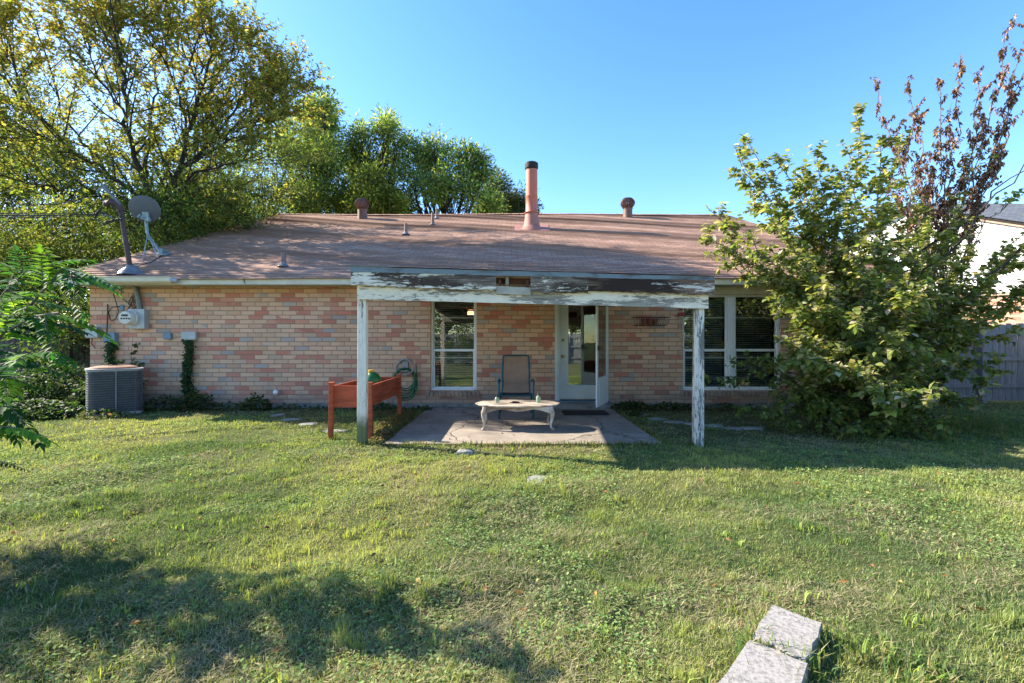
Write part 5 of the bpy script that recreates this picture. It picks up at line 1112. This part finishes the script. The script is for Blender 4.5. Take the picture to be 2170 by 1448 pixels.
# ------------------------------------------------------------ the big shrub on the right
SB = PX(1850, 724, 8.2); SB = (SB.x, SB.y, 0)
ELMG = [(.19, .24, .06), (.25, .29, .08), (.34, .34, .15), (.13, .19, .05), (.55, .50, .36)]  # palest tone: khaki undersides, raised to paint in sunlit leaves
def sh_col(p, n): return pal(ELMG, n, [3, 3, 2., 2.0, 1.1], .3)
def shoot(px, py, D, mid=None, b0=None):
    e = np.array(V(px, py, D)); b0 = np.array(b0 if b0 is not None else SB)+np.array([random.uniform(-.35, .35), random.uniform(-.3, .3), 0]); m = b0+(e-b0)*.5; m[2] += .18*np.linalg.norm((e-b0)[:2])+.0
    return [tuple(b0), tuple(m), tuple(e)]
TIPS = [(1487, 440, 7.5), (1502, 512, 7.3), (1548, 318, 7.6), (1580, 314, 7.7), (1640, 350, 7.8), (1692, 365, 8.1), (1718, 328, 8.1), (1800, 240, 8.2), (1852, 290, 8.3), (1790, 330, 8.3), (1700, 420, 7.4), (1610, 430, 7.5),
        (1760, 420, 7.6), (1850, 420, 8.4), (1515, 600, 7.1), (1540, 560, 7.2), (1590, 530, 7.1), (1560, 690, 7.2), (1620, 610, 7.0), (1680, 560, 6.9), (1690, 660, 6.8), (1740, 600, 6.7), (1800, 520, 6.8), (1860, 500, 7.4),
        (1920, 520, 7.6), (1880, 600, 6.7), (1950, 620, 6.8), (1800, 680, 6.4), (1900, 720, 6.4), (2010, 560, 7.4), (2080, 600, 7.4), (2160, 540, 7.5), (2150, 620, 7.4), (2190, 470, 7.6), (2060, 680, 7), (2140, 720, 7.2),
        (1990, 760, 6.6), (2090, 790, 6.9), (2155, 800, 7), (1770, 780, 6.4), (1860, 820, 6.1), (1960, 850, 6.2), (2060, 850, 6.7), (1700, 800, 6.8), (1680, 720, 6.9), (2000, 480, 8), (1930, 440, 8.4)]
TIPS = [t for t in TIPS if not (t[0] < 1630 and t[1] > 590) and not (t[0] > 2030 and t[1] > 690)]+[(1640, 640, 7.3), (1600, 590, 7.3), (1665, 730, 7)]
sl = [(shoot(t[0]+12, t[1], t[2]-.35), .018, .005) for t in TIPS]+[(shoot(t[0]+random.uniform(0, 60), t[1]+random.uniform(10, 70), t[2]-random.uniform(-.3, .8)), .014, .004) for t in TIPS if (t[0] > 1600 or t[1] < 500) and not (t[0] > 1960 and t[1] > 540)]+[(shoot(2125, 765, 6.9), .010, .003, .6), (shoot(2150, 700, 7.1), .010, .003, .6), (shoot(2085, 800, 6.7), .010, .003, .6), (shoot(2175, 620, 7.3), .010, .003, .6), (shoot(2120, 570, 7.5), .012, .003, .7), (shoot(2050, 860, 6.6), .010, .003, .6)]
branchy('elm_shrub', SB, 'huge leafy elm shrub covering the right corner of the house', 'shrub', sl, 15, 3, .34, .20, 9, .098, sh_col, bark='barkg', tpl=LEAF7, up1=.05, up2=.02, t1=.22, tipn=55, twig_r=.0025, leaf_kw=dict(droop=.3, flat=.5), spread=.7, wig=.1, crown_name='foliage', trunk_name='stems')
LB = PX(1790, 724, 7.6); LB = (LB.x, LB.y, 0)
LOWT = [(1515, 800, 7.2), (1560, 785, 7.1), (1600, 860, 6.7), (1650, 890, 6.6), (1690, 850, 6.6), (1750, 900, 6.3), (1820, 905, 6.2), (1880, 920, 6.1), (1950, 900, 6.2), (1970, 935, 6.1), (1640, 820, 7), (1730, 850, 6.5), (1890, 870, 6.2)]
branchy('low_shrub', LB, 'low arching yellow-green branches at the foot of the big shrub', 'shrub', [(shoot(*t, b0=LB), .012, .004) for t in LOWT], 9, 3, .42, .22, 9, .085, lambda p, n: pal([(.15, .21, .05), (.20, .26, .06), (.11, .16, .045), (.28, .30, .09)], n, None, .25), bark='barkg', tpl=LEAF7, up1=-.02, up2=-.04, t1=.2, twig_r=.0022, leaf_kw=dict(droop=.25, flat=.6), spread=.7, wig=.1, crown_name='foliage', trunk_name='stems')
NB = PX(1822, 724, 7.0); NB = (NB.x, NB.y, 0)
NS = [([NB, V(px-10, 760, 6.9), V(px, py, d)], .012, 13, 0.) for px, py, d in ((1790, 640, 6.8), (1830, 600, 6.8), (1860, 640, 6.7), (1780, 720, 6.6), (1840, 720, 6.5), (1880, 700, 6.5), (1810, 780, 6.5), (1750, 700, 6.8))]
fronds('nandina_shrub', NB, 'fine leaved bright green shrub in the middle of the big shrub', NS, [(.17, .27, .08), (.22, .32, .11), (.12, .20, .06)], None, lf=.065, L=.30, pairs=9, mat='leaf')
# dead-leaved tree
TB = PX(1960, 724, 9.2); TB = (TB.x, TB.y, 0)
DEAD = [(.26, .14, .085), (.18, .09, .055), (.36, .22, .14), (.12, .065, .045)]
DT = [(2130, 60, 9.2), (2160, 120, 9.0), (2035, 115, 9.2), (1862, 195, 9.4), (1925, 195, 9.4), (1992, 175, 9.4), (2068, 150, 9.3), (2080, 250, 9.1), (1900, 300, 9.6), (2005, 290, 9.5), (2110, 330, 9.2), (1960, 360, 9.6), (2045, 380, 9.3), (1945, 250, 9.7), (2190, 60, 8.9), (1880, 380, 9.6), (2150, 220, 9)]
def arch(px, py, D):
    e = np.array(V(px, py, D)); c = np.array(V(1985+(px-1985)*.45, 470+(py-300)*.12, 9.2)); return [TB, tuple(c), tuple((c+e)/2+np.array([.12*(e[0]-c[0]), 0, -.1])), tuple(e)]
def dead_col(p, n): return pal(DEAD, n, None, .3)
dl = [(arch(*t), .035, .008) for t in DT]
branchy('withered_tree', TB, 'slender tree with curled brown dead leaves against the sky on the right', 'tree', [(l[0], .026, .006) for l in dl], 12, 2, .45, .25, 15, .085, dead_col, bark='barkg', leafmat='deadleaf', tpl=CURL, up1=.16, up2=.1, t1=.42, twig_r=.003,
        leaf_kw=dict(droop=.75, side=.55, fwd=.1, flat=.2), spread=.45, wig=.12, bare=.2)
branchy('withered_tree', (TB[0]+.3, TB[1]+.3, 0), 'green-leaved stems growing among the dead brown branches', 'tree', [(arch(*t), .02, .006) for t in ((2010, 420, 9.2), (2060, 330, 9.3), (1930, 430, 9.5), (2180, 390, 9), (1880, 470, 9.2), (1980, 500, 9))], 8, 3, .6, .3, 9, .085, lambda p, n: pal(ELMG[:4], n, None, .25), bark='barkg', tpl=LEAF7, up1=.02, t1=.5, twig_r=.003, spread=.6)
# bare twigs and a few dark branches crossing the right edge
b = MB()
for a_, c_, e_ in (((1840, 690, 7.8), (1985, 560, 7.4), (2180, 330, 7.2)), ((2170, 520, 7), (2060, 620, 7.2), (1960, 720, 7.6)), ((1900, 560, 8), (2030, 480, 7.8), (2175, 360, 7.6))):
    b.tube(smooth_path([V(*a_), V(*c_), V(*e_)], 10, .15), [.022*(1-.07*i) for i in range(10)], 6)
o = b.build('dry_branch', 'bark'); tagp(o, 'bare dark branches slanting up through the shrub toward the right edge', 'branch')
# ------------------------------------------------------------ lawn
def lawn():
    def field(ymin, ymax, dens, seed, xpad=1.2):
        A = []; rng = np.random.default_rng(seed); x0, x1 = -1.126*ymax-xpad, 1.126*ymax+xpad; n = int((x1-x0)*(ymax-ymin)*dens)
        x = x0+(x1-x0)*rng.random(n); y = ymin+(ymax-ymin)*rng.random(n); k = (np.abs(x) < 1.126*y+xpad) & (x > -14) & (x < 11.5); return x[k], y[k]
    segs = [(1.0, 2.6, 26000), (2.6, 4.0, 15000), (4.0, 6.0, 8000), (6.0, 9.05, 3200), (9.05, 11, 900)]
    X, Y = zip(*[field(a, c, d, i) for i, (a, c, d) in enumerate(segs)]); x = np.concatenate(X); y = np.concatenate(Y)
    rng = np.random.default_rng(99); n = len(x)
    keep = ~in_patio(x, y, .0) & ~((x > W0) & (x < W1) & (y > 9.05))
    th = fbm(N3, x*1.1+5, y*1.1+5, 3)                      # thin / dense patches
    wallish = np.clip((y-7.7)/1.0, 0, 1)*(x < 8); dry = np.exp(-(((x-3.4)/1.9)**2+((y-7.0)/1.2)**2))+.9*np.exp(-(((x+.2)/1.6)**2+((y-5.5)/.22)**2))+.8*np.exp(-(((x-4.6)/1.4)**2+((y-7.9)/.6)**2))
    keep &= rng.random(n) > np.clip(wallish*.75+dry*.85+np.clip((.40-th)*3.2, 0, .55), 0, .93)
    keep &= ~((np.abs(x+7.1) < .5) & (np.abs(y-8.5) < .5))
    for bx_, by_, rr in STONES: keep &= ~((np.hypot(x-bx_, y-by_) < rr*.8) & (rng.random(n) < .8))
    for q in BL:
        q = np.array(q); c = q.mean(0); ins = np.ones(n, bool); m = 4
        ar = sum(q[i][0]*q[(i+1) % 4][1]-q[(i+1) % 4][0]*q[i][1] for i in range(4)); sg = 1 if ar > 0 else -1
        for i in range(4): a, c2 = q[i], q[(i+1) % 4]; ins &= sg*((c2[0]-a[0])*(y-a[1])-(c2[1]-a[1])*(x-a[0])) > -.012
        keep &= ~ins
    x, y = x[keep], y[keep]; n = len(x); th = th[keep]; dry = dry[keep]; wallish = wallish[keep]
    z = hz(x, y); sc = 1+1.1*np.clip((y-2.0)/4, 0, 1.5)      # coarser blades farther off
    tall = fbm(N4, x*2.3+3, y*2.3+3, 2); tuft = np.clip((fbm(N2, x*9+11, y*9+31, 2)-.70)*6, 0, 1)
    h = (.010+.016*rng.random(n)**1.4)*(.75+.7*tall)*(1+1.0*tuft)+.0; strawp = np.clip(.07+1.0*(fbm(N1, x*1.7+60, y*1.7+60, 3)-.5)+.8*dry+.4*wallish, .03, .92)
    nearl = np.exp(-(((x+1.2)/1.3)**2+((y-1.95)/.35)**2)); strawp = np.clip(strawp+.25*nearl, 0, .9)
    straw = rng.random(n) < strawp; flow = 2*math.pi*fbm(N3, x*.55+80, y*.55+80, 2)*1.3+2.2*rng.standard_normal(n)
    tilt = np.clip(.95+.35*rng.standard_normal(n)-.55*tuft, .1, 1.45); tilt = np.where(straw, np.clip(1.3+.12*rng.standard_normal(n), 1, 1.5), tilt)
    L = h*1.5; L = np.where(straw, L*1.15+.01, L); dx, dy = np.cos(flow), np.sin(flow); w = (.0009+.0010*rng.random(n))*sc*(1+.3*tuft)
    sx, sy = -dy*w, dx*w; st, ct = np.sin(tilt), np.cos(tilt); lift = np.where(straw, .004+.014*rng.random(n), 0.)
    Vv = np.zeros((n, 5, 3)); b0 = np.stack([x, y, z-.003+lift], 1); side = np.stack([sx, sy, 0*sx], 1)
    t0 = np.clip(tilt-np.where(straw, .12, .35), 0, 2); m1 = b0+np.stack([dx*np.sin(t0), dy*np.sin(t0), np.cos(t0)], 1)*(L*.5)[:, None]; tp = m1+np.stack([dx*st, dy*st, ct], 1)*(L*.5)[:, None]
    Vv[:, 0] = b0-side; Vv[:, 1] = b0+side; Vv[:, 2] = m1+side*.8; Vv[:, 3] = m1-side*.8; Vv[:, 4] = tp
    hue = fbm(N2, x*.8+21, y*.8+21, 3)+.12*rng.standard_normal(n); ye = np.array([.37, .41, .135]); gr = np.array([.23, .29, .09]); dk = np.array([.115, .19, .07]); sd_ = np.array([.42, .37, .22])
    f = np.clip((hue-.38)*4.2, 0, 1)[:, None]; c = dk*(1-f)+gr*f; g2 = np.clip((hue-.50)*4+.15, 0, 1)[:, None]; c = c*(1-g2)+ye*g2; c = c*(1-tuft[:, None]*.4)+ye*1.05*tuft[:, None]*.4
    sc_ = sd_*(.5+.75*rng.random((n, 1))); c = np.where(straw[:, None], sc_, c*(.75+.5*rng.random((n, 1))))
    print('blades', n)
    o = raw_mesh('grass', Vv, [(0, 1, 2, 3), (3, 2, 4)], 5, c, 'grass'); tagp(o, 'short rough mown grass with yellow, green and straw patches', 'grass', kind='stuff')
    # clover and broadleaf weeds
    X, Y = zip(*[field(a, c_, d, 50+i, .6) for i, (a, c_, d) in enumerate([(1.2, 3, 2600), (3, 5.5, 1500), (5.5, 8.6, 700)])]); x = np.concatenate(X); y = np.concatenate(Y)
    cl = fbm(N4, x*1.3+33, y*1.3+7, 3); k = (cl > .53+.08*rng.random(len(x))) & ~in_patio(x, y, .02) & ~((np.abs(x+7.1) < .5) & (np.abs(y-8.5) < .5)) & (np.hypot(x-1.1, y-1.85) > .5)
    x, y = x[k], y[k]; n = len(x); LV = Leaves(); d = rv(n)*np.array([1, 1, .3]); LV.add(np.stack([x, y, hz(x, y)+.012+.022*RNG.random(n)], 1), d, unit(np.array([0, 0, 1.])+.45*rv(n)), (.007+.009*RNG.random(n))*(1+.2*y), pal([(.14, .24, .08), (.20, .30, .10), (.28, .36, .13)], n, None, .25))
    o = LV.build('clover', 'grass', None, LEAF7); tagp(o, 'clover and small broadleaf weeds spread through the lawn', 'clover', kind='stuff')
    # fallen leaves
    n = 420; y = 1.8+7*RNG.random(n)**.8; x = (RNG.random(n)*2-1)*1.12*y; k = ~in_patio(x, y, 0); x, y = x[k], y[k]; n = len(x); LV = Leaves()
    LV.add(np.stack([x, y, hz(x, y)+.02+.012*RNG.random(n)], 1), rv(n)*np.array([1, 1, .2]), unit(np.array([0, 0, 1.])+.6*rv(n)), .03+.03*RNG.random(n), pal([(.30, .15, .05), (.22, .10, .05), (.36, .27, .10), (.14, .08, .05)], n, None, .3))
    m = 260; x = np.r_[2.2+2.6*RNG.random(m//2), -7+6*RNG.random(m//2)]; y = 8.3+.7*RNG.random(m); LV.add(np.stack([x, y, .02+.02*RNG.random(m)], 1), rv(m)*np.array([1, 1, .3]), unit(np.array([0, 0, 1.])+.7*rv(m)), .03+.04*RNG.random(m), pal([(.20, .10, .05), (.14, .08, .04), (.25, .17, .08)], m, None, .3))
    m = 26; x = -1.5+3.3*RNG.random(m); y = 6+2.8*RNG.random(m); LV.add(np.stack([x, y, 0*x+.036], 1), rv(m)*np.array([1, 1, .1]), unit(np.array([0, 0, 1.])+.3*rv(m)), .03+.03*RNG.random(m), pal([(.20, .10, .05), (.14, .08, .04)], m, None, .3))
    o = LV.build('fallen_leaves', 'deadleaf', None, CURL); tagp(o, 'scattered brown and orange fallen leaves on lawn and patio', 'leaves', kind='stuff')
lawn()
# ragged tufts overhanging the patio edge and the blocks
def tufts(name, label, pts, n, hh, cols):
    rng = RNG; P = np.repeat(np.array(pts), n, 0); N = len(P); P = P+rng.standard_normal((N, 2))*np.array([.035, .02]); fl = rng.random(N)*6.283; L = hh*(.4+.9*rng.random(N)); t = .25+.7*rng.random(N); dx, dy = np.cos(fl), np.sin(fl); w = .0025+.002*rng.random(N)
    b0 = np.stack([P[:, 0], P[:, 1], hz(P[:, 0], P[:, 1])], 1); side = np.stack([-dy*w, dx*w, 0*w], 1); m1 = b0+np.stack([dx*np.sin(t*.4), dy*np.sin(t*.4), np.cos(t*.4)], 1)*(L*.55)[:, None]; tp = m1+np.stack([dx*np.sin(t*1.5), dy*np.sin(t*1.5), np.cos(t*1.5)], 1)*(L*.55)[:, None]
    Vv = np.stack([b0-side, b0+side, m1+side*.8, m1-side*.8, tp], 1); o = raw_mesh(name, Vv, [(0, 1, 2, 3), (3, 2, 4)], 5, pal(cols, N, None, .3), 'grass'); tagp(o, label, 'grass', kind='stuff')
e = [(x, 5.77+random.uniform(-.02, .015)) for x in np.arange(-1.75, 2.05, .035)]+[(1.96+random.uniform(0, .04), y) for y in np.arange(5.8, 8.6, .06)]+[(-1.7+random.uniform(-.03, .02), y) for y in np.arange(5.8, 8.6, .05)]
e += [(-1.9+random.uniform(-.1, .1), 5.83+random.uniform(-.1, .1)) for _ in range(14)]+[(2.36+random.uniform(-.1, .1), 5.83+random.uniform(-.1, .08)) for _ in range(12)]+[(-2.45+random.uniform(-.07, .07), 6.2+random.uniform(-.06, .06)) for _ in range(8)]
tufts('edge_grass', 'longer ragged grass around the patio edge and post feet', e, 16, .075, [(.12, .18, .04), (.20, .23, .06), (.30, .25, .13), (.08, .12, .04)])
e = []
for q in BL:
    for i in range(4):
        for t in np.arange(0, 1, .12): a, c = q[i], q[(i+1) % 4]; e.append((a[0]+(c[0]-a[0])*t+random.uniform(-.015, .015), a[1]+(c[1]-a[1])*t+random.uniform(-.01, .01)))
tufts('edge_grass', 'longer grass blades around the two concrete blocks', e+[(1.42+random.uniform(0, .25), 1.75+random.uniform(-.2, .25)) for _ in range(40)], 14, .085, [(.12, .20, .04), (.20, .27, .06), (.10, .18, .06), (.30, .27, .13)])
e = [(random.uniform(-3.6, 4.8), random.uniform(1.7, 5.8)) for _ in range(120)]
tufts('tall_tufts', 'brighter taller grass tufts dotted over the lawn', e, 20, .05, [(.26, .36, .08), (.32, .40, .10), (.20, .29, .07)])
e = [(random.uniform(5.2, 8), random.uniform(6.2, 8)) for _ in range(150)]
tufts('tall_weeds', 'long weedy grass under the big shrub', e, 20, .16, [(.09, .15, .04), (.15, .21, .05), (.24, .22, .08)])
# ------------------------------------------------------------ sky, sun, camera
w = bpy.data.worlds.new('World'); S.world = w; w.use_nodes = True; nt = w.node_tree; nt.nodes.clear()
sk = nt.nodes.new('ShaderNodeTexSky'); sk.sky_type = 'NISHITA'; sk.sun_disc = False
sv = -SUND; el = math.asin(sv.z); az = math.atan2(sv.x, sv.y); sk.sun_elevation = el; sk.sun_rotation = az % (2*math.pi)
sk.altitude = 0; sk.air_density = 1.0; sk.dust_density = .3; sk.ozone_density = 1.5
bg = nt.nodes.new('ShaderNodeBackground'); bg.inputs[1].default_value = .12; ow = nt.nodes.new('ShaderNodeOutputWorld'); hs = nt.nodes.new('ShaderNodeHueSaturation'); hs.inputs['Saturation'].default_value = 1.3; hs.inputs['Hue'].default_value = .507; nt.links.new(sk.outputs[0], hs.inputs['Color']); nt.links.new(hs.outputs[0], bg.inputs[0]); nt.links.new(bg.outputs[0], ow.inputs[0])
sd_l = bpy.data.lights.new('sun', 'SUN'); sd_l.energy = 4.7; sd_l.angle = math.radians(.55); sd_l.color = (1, .90, .76); so = bpy.data.objects.new('sun', sd_l); COL.objects.link(so)
so.rotation_euler = SUND.to_track_quat('-Z', 'Y').to_euler(); so.location = (-10, 5, 12)
cd = bpy.data.cameras.new('camera'); cd.sensor_width = 36; cd.lens = F/2170*36; cd.clip_start = .05; cd.clip_end = 2000; cam = bpy.data.objects.new('camera', cd); COL.objects.link(cam)
cam.location = (0, 0, CH); cam.rotation_euler = (math.radians(90), 0, 0); S.camera = cam
S.render.resolution_x = 1024; S.render.resolution_y = 683
S.view_settings.view_transform = 'Standard'; S.view_settings.look = 'None'; S.view_settings.gamma = 1; S.view_settings.exposure = 1.86; S.view_settings.use_curve_mapping = False
S.render.engine = 'CYCLES'; S.cycles.max_bounces = 8; S.cycles.transparent_max_bounces = 12; S.cycles.use_denoising = True
